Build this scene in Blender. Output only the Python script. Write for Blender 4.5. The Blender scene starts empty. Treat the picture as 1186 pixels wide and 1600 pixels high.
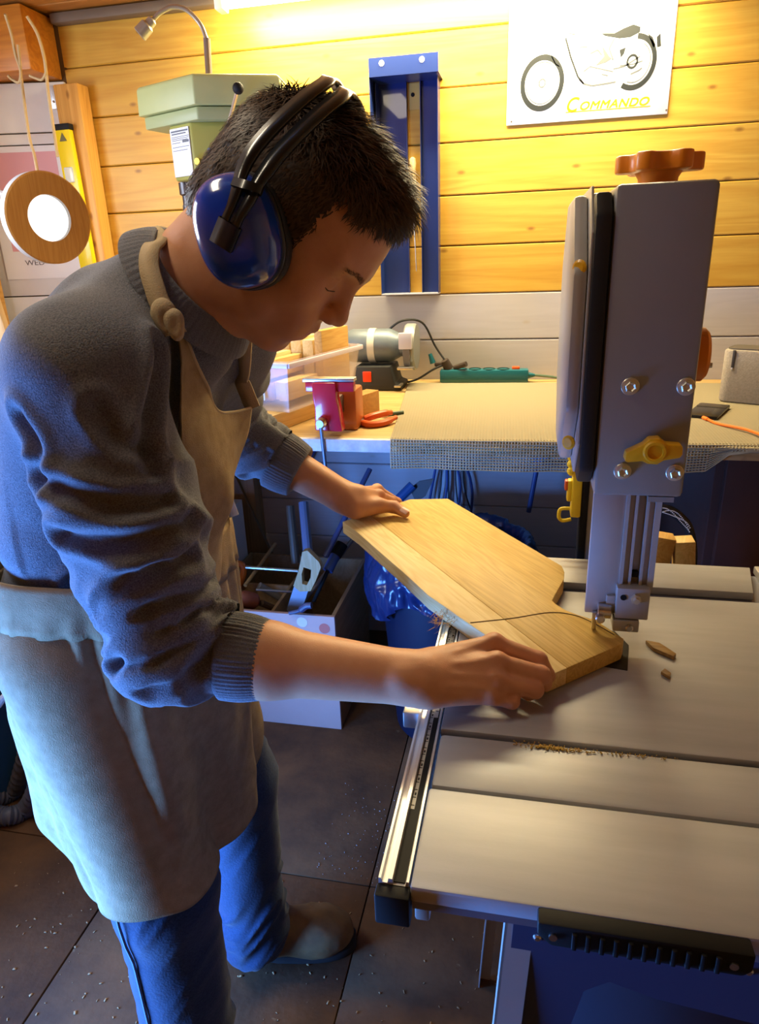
import bpy, bmesh, math, random
import numpy as np
from mathutils import Vector, Matrix

scene = bpy.context.scene
col = scene.collection
random.seed(7)
rng = np.random.default_rng(7)

# ------------------------------------------------------------------ camera
FPX = 1080.0                       # focal length in pixels of a 1186 x 1600 frame
PITCH, ROLL, YAW = (math.radians(a) for a in (20.3, -2.1, 12.5))
CAM_H = 1.38
_f = np.array([-math.sin(YAW) * math.cos(PITCH), math.cos(YAW) * math.cos(PITCH), -math.sin(PITCH)])
_r0 = np.array([math.cos(YAW), math.sin(YAW), 0.0])
_u0 = np.cross(_r0, _f)
_R = _r0 * math.cos(ROLL) + _u0 * math.sin(ROLL)
_U = -_r0 * math.sin(ROLL) + _u0 * math.cos(ROLL)
_C = np.array([0.0, 0.0, CAM_H])

def _ray(x, y): return _R * (x - 593) / FPX + _U * (800 - y) / FPX + _f
def at_y(x, y, Y): d = _ray(x, y); return _C + d * (Y / d[1])
def at_z(x, y, Z): d = _ray(x, y); return _C + d * ((Z - CAM_H) / d[2])

cam_data = bpy.data.cameras.new('camera')
cam_data.sensor_fit = 'VERTICAL'
cam_data.sensor_height = 36.0
cam_data.sensor_width = 36.0 * 1186 / 1600
cam_data.lens = FPX * 36.0 / 1600
cam_data.clip_start = 0.02
cam = bpy.data.objects.new('camera', cam_data)
col.objects.link(cam)
cam.matrix_world = Matrix(((_R[0], _U[0], -_f[0], 0), (_R[1], _U[1], -_f[1], 0), (_R[2], _U[2], -_f[2], CAM_H), (0, 0, 0, 1)))
scene.camera = cam

# ------------------------------------------------------------------ light and exposure
scene.view_settings.view_transform = 'Standard'
scene.view_settings.look = 'None'
scene.view_settings.gamma = 1.0
scene.view_settings.use_curve_mapping = False
scene.view_settings.exposure = 0.0

world = bpy.data.worlds.new('world')
scene.world = world
world.use_nodes = True
world.node_tree.nodes['Background'].inputs['Color'].default_value = (0.30, 0.48, 1.0, 1)
world.node_tree.nodes['Background'].inputs['Strength'].default_value = 0.15

def area_light(name, loc, target, sx, sy, power, color, spread=180):
    L = bpy.data.lights.new(name, 'AREA')
    L.shape = 'RECTANGLE'; L.size = sx; L.size_y = sy
    L.energy = power; L.color = color; L.spread = math.radians(spread)
    o = bpy.data.objects.new(name, L); col.objects.link(o)
    o.location = loc
    o.rotation_euler = (Vector(target) - Vector(loc)).to_track_quat('-Z', 'Y').to_euler()
    return o

# daylight through the low window beside the man (blue) and the higher one near the corner (paler)
area_light('low_window_daylight', (-1.27, 0.36, 0.44), (-.50, 0.74, 0.58), 0.65, 0.68, 60.0, (0.10, 0.32, 1.0), 125)
area_light('corner_window_daylight', (-1.79, 1.25, 1.62), (-.90, 1.50, 1.45), 0.75, 0.65, 21.0, (0.80, 0.87, 1.0))
# fluorescent tube under the ceiling along the back wall
area_light('tube_light_glow', (-0.28, 2.14, 2.03), (-0.28, 1.70, 0.9), 1.20, 0.05, 34.0, (1.0, 0.82, 0.46))
area_light('tube_light_wall_glow', (-0.28, 2.20, 2.06), (-0.28, 2.36, 1.9), 1.20, 0.04, 23.0, (1.0, 0.86, 0.50))
# second ceiling lamp over the middle of the shed
area_light('ceiling_lamp_glow', (-0.70, 0.66, 2.095), (-0.60, 0.66, 0.0), 0.6, 0.12, 5.8, (1.0, 0.85, 0.62))

# ------------------------------------------------------------------ helpers
def tag(o, label=None, cat=None, group=None, kind=None):
    if label: o['label'] = label
    if cat: o['category'] = cat
    if group: o['group'] = group
    if kind: o['kind'] = kind
    return o

def thing(name, label, cat, loc=(0, 0, 0), group=None):
    o = bpy.data.objects.new(name, None); col.objects.link(o)
    o.empty_display_size = 0.05
    o.location = Vector(loc)
    return tag(o, label, cat, group)

def parent_to(o, parent):
    if parent is not None:
        o.parent = parent
        if parent.parent is None:
            o.location = Vector(o.location) - Vector(parent.location)
    return o

def link_mesh(name, me, mat, parent=None, smooth=True, loc=None):
    o = bpy.data.objects.new(name, me); col.objects.link(o)
    if mat is not None and len(me.materials) == 0: me.materials.append(mat)
    if smooth:
        me.polygons.foreach_set('use_smooth', [True] * len(me.polygons))
    if loc is not None: o.location = Vector(loc)
    return parent_to(o, parent)

def np_mesh(name, verts, quads):
    """Mesh straight from numpy arrays; quads (n,4) or tris (n,3)."""
    verts = np.asarray(verts, np.float32); quads = np.asarray(quads, np.int32)
    me = bpy.data.meshes.new(name)
    n, k = quads.shape
    me.vertices.add(len(verts)); me.vertices.foreach_set('co', verts.ravel())
    me.loops.add(n * k); me.loops.foreach_set('vertex_index', quads.ravel())
    me.polygons.add(n); me.polygons.foreach_set('loop_start', np.arange(0, n * k, k, dtype=np.int32))
    me.update(calc_edges=True)
    me.validate()
    return me

class MB:
    """Collects simple shapes (world coordinates, optionally through a matrix) into one mesh."""
    def __init__(self, M=None):
        self.v = []; self.f = []; self.M = M
    def add(self, vs, fs):
        b = len(self.v)
        for p in vs:
            p = Vector(p)
            self.v.append(self.M @ p if self.M is not None else p)
        self.f += [tuple(b + i for i in q) for q in fs]
        return self
    def box(self, a, b):
        x0, y0, z0 = a; x1, y1, z1 = b
        return self.add([(x0, y0, z0), (x1, y0, z0), (x1, y1, z0), (x0, y1, z0), (x0, y0, z1), (x1, y0, z1), (x1, y1, z1), (x0, y1, z1)],
                        [(3, 2, 1, 0), (4, 5, 6, 7), (0, 1, 5, 4), (1, 2, 6, 5), (2, 3, 7, 6), (3, 0, 4, 7)])
    def bbox(self, a, b, c=0.002):
        """box with chamfered edges"""
        bm = bmesh.new(); bmesh.ops.create_cube(bm, size=1)
        for v in bm.verts:
            v.co = Vector([a[i] + (b[i] - a[i]) * (v.co[i] + .5) for i in range(3)])
        bmesh.ops.bevel(bm, geom=bm.edges[:], offset=c, segments=2, affect='EDGES', profile=.5)
        bm.verts.index_update()
        self.add([v.co for v in bm.verts], [[v.index for v in f.verts] for f in bm.faces]); bm.free()
        return self
    def prism(self, pts, axis, lo, hi):
        """polygon pts (2d) extruded along axis 'x','y' or 'z'"""
        def p3(u, v, w):
            return {'x': (w, u, v), 'y': (u, w, v), 'z': (u, v, w)}[axis]
        n = len(pts)
        vs = [p3(u, v, lo) for u, v in pts] + [p3(u, v, hi) for u, v in pts]
        fs = [tuple(range(n))[::-1], tuple(range(n, 2 * n))] + [(i, (i + 1) % n, n + (i + 1) % n, n + i) for i in range(n)]
        return self.add(vs, fs)
    def lathe(self, prof, o=(0, 0, 0), d=(0, 0, 1), seg=20, caps=True):
        """prof: list of (radius, height along d)"""
        d = Vector(d).normalized(); o = Vector(o)
        a = d.orthogonal().normalized(); b = d.cross(a)
        vs = []; n = len(prof)
        for r, h in prof:
            for i in range(seg):
                t = 2 * math.pi * i / seg
                vs.append(o + d * h + (a * math.cos(t) + b * math.sin(t)) * r)
        fs = []
        for j in range(n - 1):
            for i in range(seg):
                k = (i + 1) % seg
                fs.append((j * seg + i, j * seg + k, (j + 1) * seg + k, (j + 1) * seg + i))
        if caps:
            fs.append(tuple(range(seg))[::-1]); fs.append(tuple((n - 1) * seg + i for i in range(seg)))
        return self.add(vs, fs)
    def cyl(self, a, b, r, r2=None, seg=16):
        a = Vector(a); b = Vector(b)
        return self.lathe([(r, 0), (r if r2 is None else r2, (b - a).length)], a, b - a, seg)
    def tube(self, pts, r, seg=8, caps=True):
        pts = [Vector(p) for p in pts]; n = len(pts)
        rr = r if isinstance(r, (list, tuple)) else [r] * n
        up = None; vs = []
        for i, p in enumerate(pts):
            t = (pts[min(i + 1, n - 1)] - pts[max(i - 1, 0)]).normalized()
            if up is None: up = t.orthogonal().normalized()
            up = (up - t * up.dot(t)).normalized(); w = t.cross(up)
            for k in range(seg):
                q = 2 * math.pi * k / seg
                vs.append(p + (up * math.cos(q) + w * math.sin(q)) * rr[i])
        fs = []
        for j in range(n - 1):
            for i in range(seg):
                k = (i + 1) % seg
                fs.append((j * seg + i, j * seg + k, (j + 1) * seg + k, (j + 1) * seg + i))
        if caps:
            fs.append(tuple(range(seg))[::-1]); fs.append(tuple((n - 1) * seg + i for i in range(seg)))
        return self.add(vs, fs)
    def sphere(self, c, r, seg=14):
        if not isinstance(r, (list, tuple)): r = (r, r, r)
        vs = []; fs = []
        rings = seg // 2
        for j in range(1, rings):
            t = math.pi * j / rings
            for i in range(seg):
                p = 2 * math.pi * i / seg
                vs.append((c[0] + r[0] * math.sin(t) * math.cos(p), c[1] + r[1] * math.sin(t) * math.sin(p), c[2] + r[2] * math.cos(t)))
        top = len(vs); vs.append((c[0], c[1], c[2] + r[2])); bot = len(vs); vs.append((c[0], c[1], c[2] - r[2]))
        for j in range(rings - 2):
            for i in range(seg):
                k = (i + 1) % seg
                fs.append((j * seg + i, (j + 1) * seg + i, (j + 1) * seg + k, j * seg + k))
        for i in range(seg):
            k = (i + 1) % seg
            fs.append((top, i, k)); fs.append((bot, (rings - 2) * seg + k, (rings - 2) * seg + i))
        return self.add(vs, fs)
    def mesh(self, name, bevel=0, segs=2):
        me = bpy.data.meshes.new(name)
        me.from_pydata([tuple(p) for p in self.v], [], self.f)
        bm = bmesh.new(); bm.from_mesh(me)
        bmesh.ops.recalc_face_normals(bm, faces=bm.faces[:])
        if bevel:
            es = [e for e in bm.edges if e.is_manifold and e.calc_face_angle(0) > 0.5]
            bmesh.ops.bevel(bm, geom=es, offset=bevel, segments=segs, affect='EDGES', profile=.5, clamp_overlap=True)
        bm.to_mesh(me); bm.free()
        return me
    def build(self, name, mat, parent=None, bevel=0, smooth=True, angle=28.5, segs=2):
        me = self.mesh(name, bevel, segs)
        o = link_mesh(name, me, mat, parent, smooth=False)
        if smooth:
            shade_angle(me, angle)
        return o

def shade_angle(me, angle=35):
    me.polygons.foreach_set('use_smooth', [True] * len(me.polygons))
    bm = bmesh.new(); bm.from_mesh(me)
    lim = math.radians(angle)
    for e in bm.edges:
        e.smooth = not (e.is_manifold and e.calc_face_angle(0) > lim)
    bm.to_mesh(me); bm.free()

def copy_tree(o, parent=None):
    c = o.copy(); col.objects.link(c); c.parent = parent
    for ch in list(o.children): copy_tree(ch, c)
    return c

def spline(pts, n=8):
    """Catmull-Rom through 3d points"""
    P = [Vector(p) for p in pts]; P = [P[0] * 2 - P[1]] + P + [P[-1] * 2 - P[-2]]
    out = []
    for i in range(1, len(P) - 2):
        for k in range(n):
            t = k / n
            a, b, c, d = P[i - 1], P[i], P[i + 1], P[i + 2]
            out.append(.5 * ((2 * b) + (c - a) * t + (2 * a - 5 * b + 4 * c - d) * t * t + (3 * b - a - 3 * c + d) * t ** 3))
    out.append(P[-2])
    return out

ORD = ['leftmost', 'second', 'third', 'fourth', 'fifth', 'sixth', 'seventh', 'eighth', 'ninth', 'tenth', 'eleventh', 'twelfth']
def text_mesh(s, size, shear=0.0, extrude=0.0, spacing=1.0):
    cu = bpy.data.curves.new('lettering', 'FONT')
    cu.body = s; cu.size = size; cu.shear = shear; cu.extrude = extrude; cu.space_character = spacing
    o = bpy.data.objects.new('lettering', cu); col.objects.link(o)
    dg = bpy.context.evaluated_depsgraph_get()
    me = bpy.data.meshes.new_from_object(o.evaluated_get(dg))
    bpy.data.objects.remove(o); bpy.data.curves.remove(cu)
    return me

# ------------------------------------------------------------------ materials
_mats = {}
def mat(name, color, rough=0.5, metal=0.0, var=0.0, vscale=30.0, bump=0.0, bscale=200.0, stretch=None, spec=0.5,
        color2=None, trans=0.0, alpha=1.0, emit=None, estr=0.0, coat=0.0, sss=0.0, ior=1.45, sheen=0.0, spots=None):
    """Principled material; var mixes in a second tone by noise, bump adds fine relief, spots = (colour, scale, amount)"""
    if name in _mats: return _mats[name]
    m = bpy.data.materials.new(name); m.use_nodes = True
    nt = m.node_tree; N = nt.nodes; L = nt.links
    b = N['Principled BSDF']
    c = (*color, 1.0)
    b.inputs['Base Color'].default_value = c
    b.inputs['Roughness'].default_value = rough
    b.inputs['Metallic'].default_value = metal
    b.inputs['Specular IOR Level'].default_value = spec
    b.inputs['Transmission Weight'].default_value = trans
    b.inputs['Alpha'].default_value = alpha
    b.inputs['Coat Weight'].default_value = coat
    b.inputs['IOR'].default_value = ior
    b.inputs['Sheen Weight'].default_value = sheen
    if sss:
        b.inputs['Subsurface Weight'].default_value = sss
        b.inputs['Subsurface Radius'].default_value = (0.012, 0.005, 0.003)
        b.inputs['Subsurface Scale'].default_value = 0.6
    if emit is not None:
        b.inputs['Emission Color'].default_value = (*emit, 1); b.inputs['Emission Strength'].default_value = estr
    pos = N.new('ShaderNodeNewGeometry')
    vec = pos.outputs['Position']
    if stretch is not None:
        mp = N.new('ShaderNodeMapping'); mp.inputs['Scale'].default_value = stretch
        L.new(vec, mp.inputs['Vector']); vec = mp.outputs['Vector']
    colsock = None
    if var > 0 or color2 is not None:
        nz = N.new('ShaderNodeTexNoise'); nz.inputs['Scale'].default_value = vscale; nz.inputs['Detail'].default_value = 5
        nz.inputs['Roughness'].default_value = 0.6
        L.new(vec, nz.inputs['Vector'])
        mr = N.new('ShaderNodeMapRange'); mr.inputs['From Min'].default_value = .32; mr.inputs['From Max'].default_value = .68
        L.new(nz.outputs['Fac'], mr.inputs['Value'])
        mx = N.new('ShaderNodeMix'); mx.data_type = 'RGBA'
        c2 = color2 if color2 is not None else tuple(x * (1 - var) for x in color)
        mx.inputs['A'].default_value = c; mx.inputs['B'].default_value = (*c2, 1)
        L.new(mr.outputs['Result'], mx.inputs['Factor'])
        colsock = mx.outputs['Result']
    if spots is not None:
        sc, ss, am = spots
        n2 = N.new('ShaderNodeTexNoise'); n2.inputs['Scale'].default_value = ss; n2.inputs['Detail'].default_value = 6
        n2.inputs['Roughness'].default_value = 0.7
        L.new(pos.outputs['Position'], n2.inputs['Vector'])
        r2 = N.new('ShaderNodeMapRange'); r2.inputs['From Min'].default_value = am; r2.inputs['From Max'].default_value = am + .04
        L.new(n2.outputs['Fac'], r2.inputs['Value'])
        m2 = N.new('ShaderNodeMix'); m2.data_type = 'RGBA'
        m2.inputs['A'].default_value = c
        if colsock is not None: L.new(colsock, m2.inputs['A'])
        m2.inputs['B'].default_value = (*sc, 1)
        L.new(r2.outputs['Result'], m2.inputs['Factor']); colsock = m2.outputs['Result']
    if colsock is not None: L.new(colsock, b.inputs['Base Color'])
    if bump > 0:
        bn = N.new('ShaderNodeTexNoise'); bn.inputs['Scale'].default_value = bscale; bn.inputs['Detail'].default_value = 4
        L.new(vec, bn.inputs['Vector'])
        bp = N.new('ShaderNodeBump'); bp.inputs['Strength'].default_value = bump; bp.inputs['Distance'].default_value = 0.002
        L.new(bn.outputs['Fac'], bp.inputs['Height']); L.new(bp.outputs['Normal'], b.inputs['Normal'])
    _mats[name] = m
    return m

def wood(name, c1, c2, axis='x', scale=1.0, rough=0.5, knots=True, knot_col=(0.22, 0.09, 0.02), rot=0.0, spec=0.4, rings=14.0, amount=1.0, dirt=None):
    """Procedural timber: grain stretched along axis, in world coordinates (rot turns it about z)."""
    if name in _mats: return _mats[name]
    m = bpy.data.materials.new(name); m.use_nodes = True
    nt = m.node_tree; N = nt.nodes; L = nt.links
    b = N['Principled BSDF']; b.inputs['Roughness'].default_value = rough; b.inputs['Specular IOR Level'].default_value = spec
    g = N.new('ShaderNodeNewGeometry')
    mp0 = N.new('ShaderNodeMapping'); mp0.inputs['Rotation'].default_value = (0, 0, rot)
    L.new(g.outputs['Position'], mp0.inputs['Vector'])
    st = {'x': (0.06, 1, 1), 'y': (1, 0.06, 1), 'z': (1, 1, 0.06)}[axis]
    mp = N.new('ShaderNodeMapping'); mp.inputs['Scale'].default_value = tuple(s * scale for s in st)
    L.new(mp0.outputs['Vector'], mp.inputs['Vector'])
    n1 = N.new('ShaderNodeTexNoise'); n1.inputs['Scale'].default_value = rings; n1.inputs['Detail'].default_value = 3
    n1.inputs['Distortion'].default_value = 0.6
    L.new(mp.outputs['Vector'], n1.inputs['Vector'])
    mul = N.new('ShaderNodeMath'); mul.operation = 'MULTIPLY'; mul.inputs[1].default_value = 9.0
    L.new(n1.outputs['Fac'], mul.inputs[0])
    fr = N.new('ShaderNodeMath'); fr.operation = 'PINGPONG'; fr.inputs[1].default_value = 0.5
    L.new(mul.outputs[0], fr.inputs[0])
    n2 = N.new('ShaderNodeTexNoise'); n2.inputs['Scale'].default_value = 180; n2.inputs['Detail'].default_value = 3
    L.new(mp.outputs['Vector'], n2.inputs['Vector'])
    ad = N.new('ShaderNodeMath'); ad.operation = 'MULTIPLY_ADD'; ad.inputs[1].default_value = 0.55
    L.new(n2.outputs['Fac'], ad.inputs[0]); L.new(fr.outputs[0], ad.inputs[2])
    mr = N.new('ShaderNodeMapRange'); mr.inputs['From Min'].default_value = .25; mr.inputs['From Max'].default_value = .85
    mr.inputs['To Max'].default_value = amount
    L.new(ad.outputs[0], mr.inputs['Value'])
    mx = N.new('ShaderNodeMix'); mx.data_type = 'RGBA'
    mx.inputs['A'].default_value = (*c1, 1); mx.inputs['B'].default_value = (*c2, 1)
    L.new(mr.outputs['Result'], mx.inputs['Factor'])
    out = mx.outputs['Result']
    if knots:
        sp = N.new('ShaderNodeSeparateXYZ'); L.new(mp0.outputs['Vector'], sp.inputs[0])
        cx = N.new('ShaderNodeCombineXYZ')
        for k_, (src, f_) in enumerate({'x': ((0, 3.4), (2, 7)), 'y': ((1, 3.4), (0, 7)), 'z': ((2, 3.4), (0, 7))}[axis]):
            mu = N.new('ShaderNodeMath'); mu.operation = 'MULTIPLY'; mu.inputs[1].default_value = f_
            L.new(sp.outputs[src], mu.inputs[0]); L.new(mu.outputs[0], cx.inputs[k_])
        vo = N.new('ShaderNodeTexVoronoi'); vo.voronoi_dimensions = '2D'; vo.inputs['Scale'].default_value = 1.0
        L.new(cx.outputs[0], vo.inputs['Vector'])
        kr = N.new('ShaderNodeMapRange'); kr.inputs['From Min'].default_value = 0.055; kr.inputs['From Max'].default_value = 0.015
        L.new(vo.outputs['Distance'], kr.inputs['Value'])
        m3 = N.new('ShaderNodeMix'); m3.data_type = 'RGBA'; m3.inputs['B'].default_value = (*knot_col, 1)
        sc = N.new('ShaderNodeMath'); sc.operation = 'MULTIPLY'; sc.inputs[1].default_value = 0.75
        L.new(kr.outputs['Result'], sc.inputs[0])
        L.new(sc.outputs[0], m3.inputs['Factor']); L.new(out, m3.inputs['A']); out = m3.outputs['Result']
    if dirt is not None:
        dc, ds, dm = dirt
        nd = N.new('ShaderNodeTexNoise'); nd.inputs['Scale'].default_value = ds; nd.inputs['Detail'].default_value = 6
        L.new(g.outputs['Position'], nd.inputs['Vector'])
        rd = N.new('ShaderNodeMapRange'); rd.inputs['From Min'].default_value = dm; rd.inputs['From Max'].default_value = dm + .12
        L.new(nd.outputs['Fac'], rd.inputs['Value'])
        m4 = N.new('ShaderNodeMix'); m4.data_type = 'RGBA'; m4.inputs['B'].default_value = (*dc, 1)
        L.new(rd.outputs['Result'], m4.inputs['Factor']); L.new(out, m4.inputs['A']); out = m4.outputs['Result']
    L.new(out, b.inputs['Base Color'])
    bp = N.new('ShaderNodeBump'); bp.inputs['Strength'].default_value = 0.15; bp.inputs['Distance'].default_value = 0.001
    L.new(ad.outputs[0], bp.inputs['Height']); L.new(bp.outputs['Normal'], b.inputs['Normal'])
    _mats[name] = m
    return m

# ------------------------------------------------------------------ the room
pine = wood('varnished_pine', (.64, .39, .062), (.52, .27, .033), 'x', 1.0, rough=.42, rings=9, amount=.8)
pine_white = wood('white_painted_pine', (.52, .50, .52), (.46, .44, .46), 'x', 1.0, rough=.6, knot_col=(.45, .40, .36), amount=.6)
pine_dark = wood('ceiling_pine', (.42, .19, .045), (.30, .12, .025), 'x', 1.0, rough=.5)
gap_m = mat('board_gap', (.10, .05, .015), rough=.9)

WY = 2.35
def board_mesh(L, hgt, th, c=.004, name='wall_board'):
    """tongue-and-groove board, its front face towards -y, chamfered along the long edges"""
    pr = [(-th, -hgt / 2 + c), (-th, hgt / 2 - c), (-th + c, hgt / 2 - .0008), (0, hgt / 2 - .0008), (0, -hgt / 2 + .0008), (-th + c, -hgt / 2 + .0008)]
    mb = MB()
    n = len(pr)
    vs = [(-L / 2, y, z) for y, z in pr] + [(L / 2, y, z) for y, z in pr]
    mb.add(vs, [tuple(range(n)), tuple(range(n, 2 * n))[::-1]] + [(i, n + i, n + (i + 1) % n, (i + 1) % n) for i in range(n)])
    return mb.mesh(name)

def structure(name, mb, m, **k):
    o = mb.build(name, m, **k); tag(o, kind='structure'); return o

# back wall: a dark backing with every board on it
wall_back = structure('wall_back', MB().box((-1.85, WY, 0), (1.55, WY + .06, 2.25)), gap_m, smooth=False)
tag(wall_back, 'timber back wall, varnished pine boards above and white painted boards below', None)
bm_ = board_mesh(3.32, .1440, .022)
bw_ = bm_.copy()
bm_.materials.append(pine); bw_.materials.append(pine_white)
zb = 1.2585
k = 0
z = zb + .072
while z < 2.2:
    o = bpy.data.objects.new('wall_board', bm_); col.objects.link(o); o.location = (-.15, WY, z); o.parent = wall_back; z += .1445
z = zb - .072
while z > 0.0:
    o = bpy.data.objects.new('wall_board', bw_); col.objects.link(o); o.location = (-.15, WY, z); o.parent = wall_back; z -= .1445

# the angled white wall left of the corner post
ang = math.radians(12.5)
def lw(s, d, z):
    """s metres left of the corner along the angled wall, d in front of it"""
    return (-1.515 - s * math.cos(ang) + d * math.sin(ang), 2.325 - s * math.sin(ang) - d * math.cos(ang), z)
def lbox(mb, s0, s1, d0, d1, z0, z1):
    vs = [lw(s, d, z) for z in (z0, z1) for s, d in ((s0, d0), (s1, d0), (s1, d1), (s0, d1))]
    return mb.add(vs, [(3, 2, 1, 0), (4, 5, 6, 7), (0, 1, 5, 4), (1, 2, 6, 5), (2, 3, 7, 6), (3, 0, 4, 7)])
wall_recess = structure('wall_recess', lbox(MB(), -.02, .62, -.05, 0, 0, 2.12), gap_m, smooth=False)
recess_white = mat('recess_white_paint', (.74, .74, .76), rough=.55, var=.08, vscale=8)
for z0, z1 in ((1.945 - .002, 1.80), (1.798, 1.765), (1.763, 1.55), (1.548, 1.29), (1.288, 1.03), (1.028, .77), (.768, .5), (.498, .0)):
    lbox(MB(), -.01, .60, .0, .016, z1 + .001, z0 - .001).build('wall_board', recess_white, wall_recess, bevel=.0015)
beam = structure('trim_1', MB().bbox((-2.10, 2.17, 1.948), (-1.512, 2.325, 2.118), .006), wood('orange_beam', (.62, .25, .03), (.48, .17, .02), 'x', rough=.4))
post_m = wood('corner_post_pine', (.66, .36, .09), (.52, .25, .05), 'z', rough=.45)
structure('trim_2', MB().bbox((-1.512, 2.262, 0.0), (-1.425, 2.325, 1.925), .005), post_m)

ceiling = structure('ceiling', MB().box((-2.1, -1.3, 2.145), (1.55, 2.4, 2.20)), gap_m, smooth=False)
cb = board_mesh(3.6, .118, .02, name='ceiling_board')
cb.materials.append(pine_dark)
y = 2.29
while y > -1.2:
    o = bpy.data.objects.new('ceiling_board', cb); col.objects.link(o)
    o.rotation_euler = (math.radians(90), 0, 0); o.location = (-.28, y, 2.1445); o.parent = ceiling; y -= .1195
structure('trim_3', MB().bbox((-1.50, 2.285, 2.092), (-.93, 2.326, 2.122), .008), mat('grey_cable_duct', (.16, .12, .09), rough=.6))

# side and rear walls (behind the camera), with the window that lets the daylight in
pine_plain = wood('plain_pine_wall', (.55, .30, .08), (.45, .22, .05), 'y', rough=.6, knots=False)
wl = MB()
wl.box((-1.38, -1.3, 0), (-1.32, .02, 2.15)); wl.box((-1.38, .74, 0), (-1.32, .80, 2.15))  # unseen wall stub, stepped inward so the low window lights the man harder
wl.box((-1.38, .02, 0), (-1.32, .74, .06)); wl.box((-1.38, .02, .94), (-1.32, .74, 2.15))
wl.box((-1.86, .74, 0), (-1.38, .80, 2.15))
wl.box((-1.86, .80, 0), (-1.80, .84, 2.15)); wl.box((-1.86, 1.66, 0), (-1.80, 2.2, 2.15))
wl.box((-1.86, .84, 0), (-1.80, 1.66, 1.26)); wl.box((-1.86, .84, 1.98), (-1.80, 1.66, 2.15))
structure('wall_left', wl, pine_plain, smooth=False)
structure('wall_right', MB().box((1.50, -1.3, 0), (1.56, 2.4, 2.15)), pine_plain, smooth=False)
structure('wall_front', MB().box((-1.86, -1.36, 0), (1.56, -1.30, 2.15)), pine_plain, smooth=False)
def window_frame(x, y0, y1, z0, z1):
    win = MB(); t = .04
    win.box((x, y0 - .02, z0 - .02), (x + .025, y1 + .02, z0 + .02)); win.box((x, y0 - .02, z1 - .02), (x + .025, y1 + .02, z1 + .02))
    win.box((x, y0 - .02, z0 + .02), (x + .025, y0 + .02, z1 - .02)); win.box((x, y1 - .02, z0 + .02), (x + .025, y1 + .02, z1 - .02))
    return win
structure('window_2', window_frame(-1.80, .84, 1.66, 1.26, 1.98), mat('window_frame_paint', (.8, .8, .8), rough=.4), smooth=False)
win = window_frame(-1.32, .02, .74, .06, .94)
structure('window_1', win, mat('window_frame_paint', (.8, .8, .8), rough=.4), smooth=False)

# floor: dark trodden chipboard sheets with open joints
floor = structure('floor', MB().box((-2.1, -1.3, -.06), (1.55, 2.4, -.012)), mat('floor_gap', (.17, .11, .06), rough=.95), smooth=False)
floor_m = mat('floor_chipboard', (.135, .062, .020), rough=.85, color2=(.045, .021, .008), vscale=4.5, bump=.5, bscale=60,
              spots=((.15, .10, .05), 24, .655))
sheet = {}
for i, (x0, x1) in enumerate(((-2.1, -1.5175), (-1.5125, -.9175), (-.9135, -.3175), (-.3145, .2825), (.2855, .8825), (.8855, 1.5))):
    for (y0, y1) in ((-1.3, -.0525), (-.0495, 1.1705), (1.1735, 2.35)):
        MB().bbox((x0, y0, -.012), (x1, y1, 0.0), .0015).build('floor_sheet', floor_m, floor)

# flecks of paint, shavings and sawdust lying about
def scatter_flecks(name, n, areas, size, m, label=None):
    vs = []; fs = []
    for i in range(n):
        x0, x1, y0, y1 = areas[i % len(areas)]
        cx = rng.uniform(x0, x1); cy = rng.uniform(y0, y1); a = rng.uniform(0, math.pi); l = rng.uniform(*size); w = l * rng.uniform(.15, .6); h = .0012
        c, s = math.cos(a), math.sin(a); tl = rng.uniform(-.2, .2) * l
        b = len(vs)
        for dz in (0, h):
            for u, v in ((-l, -w), (l, -w), (l * .8, w), (-l * .7, w)):
                vs.append((cx + u * c - v * s, cy + u * s + v * c, .0006 + dz + max(0, tl * (u / l)) * .3))
        fs += [(b + 3, b + 2, b + 1, b), (b + 4, b + 5, b + 6, b + 7), (b, b + 1, b + 5, b + 4), (b + 1, b + 2, b + 6, b + 5), (b + 2, b + 3, b + 7, b + 6), (b + 3, b, b + 4, b + 7)]
    o = link_mesh(name, np_mesh(name, vs, fs), m, None, smooth=False)
    return tag(o, label, 'debris', kind='stuff')
scatter_flecks('wood_shavings', 220, [(-1.2, -.6, .75, 1.1), (-1.1, -.3, .7, 1.15), (-.5, .05, .8, 1.12)], (.0006, .0042), mat('shaving_wood', (.34, .21, .09), rough=.9), 'pale wood shavings strewn over the dark floor')
scatter_flecks('paint_flecks', 220, [(-.46, -.06, 1.18, 1.50), (-.44, -.1, 1.19, 1.45)], (.0004, .0022), mat('paint_fleck', (.36, .33, .31), rough=.7), 'small white paint flecks on the dark floor under the bench')
# ------------------------------------------------------------------ band saw
grey_paint = mat('saw_grey_paint', (.30, .288, .262), rough=.38, var=.10, vscale=7, bump=.05, bscale=60, metal=.15)
alu = mat('cast_aluminium_table', (.45, .46, .49), rough=.5, metal=.25, var=.14, vscale=9, bump=.05, bscale=400, stretch=(.6, 5, 1))
alu_bright = mat('bright_aluminium', (.72, .73, .76), rough=.38, metal=.6)
rail_black = mat('black_plastic', (.009, .009, .010), rough=.65, spec=.25)
blue_frame = mat('saw_stand_blue', (.035, .050, .12), rough=.5)
orange_pl = mat('orange_plastic', (.88, .27, .015), rough=.38, coat=.2)
yellow_pl = mat('yellow_plastic', (.80, .42, .012), rough=.35, coat=.3)
yellow2 = mat('lemon_plastic', (.85, .66, .03), rough=.4)
steel = mat('steel', (.62, .61, .58), rough=.3, metal=1.0)
zinc = mat('zinc_plated_bolt', (.66, .63, .52), rough=.35, metal=.7)
cast_l = mat('light_cast_grey', (.43, .42, .40), rough=.42, metal=.25, var=.06, vscale=20)
rubber = mat('door_seal_rubber', (.010, .010, .011), rough=.6)
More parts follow.
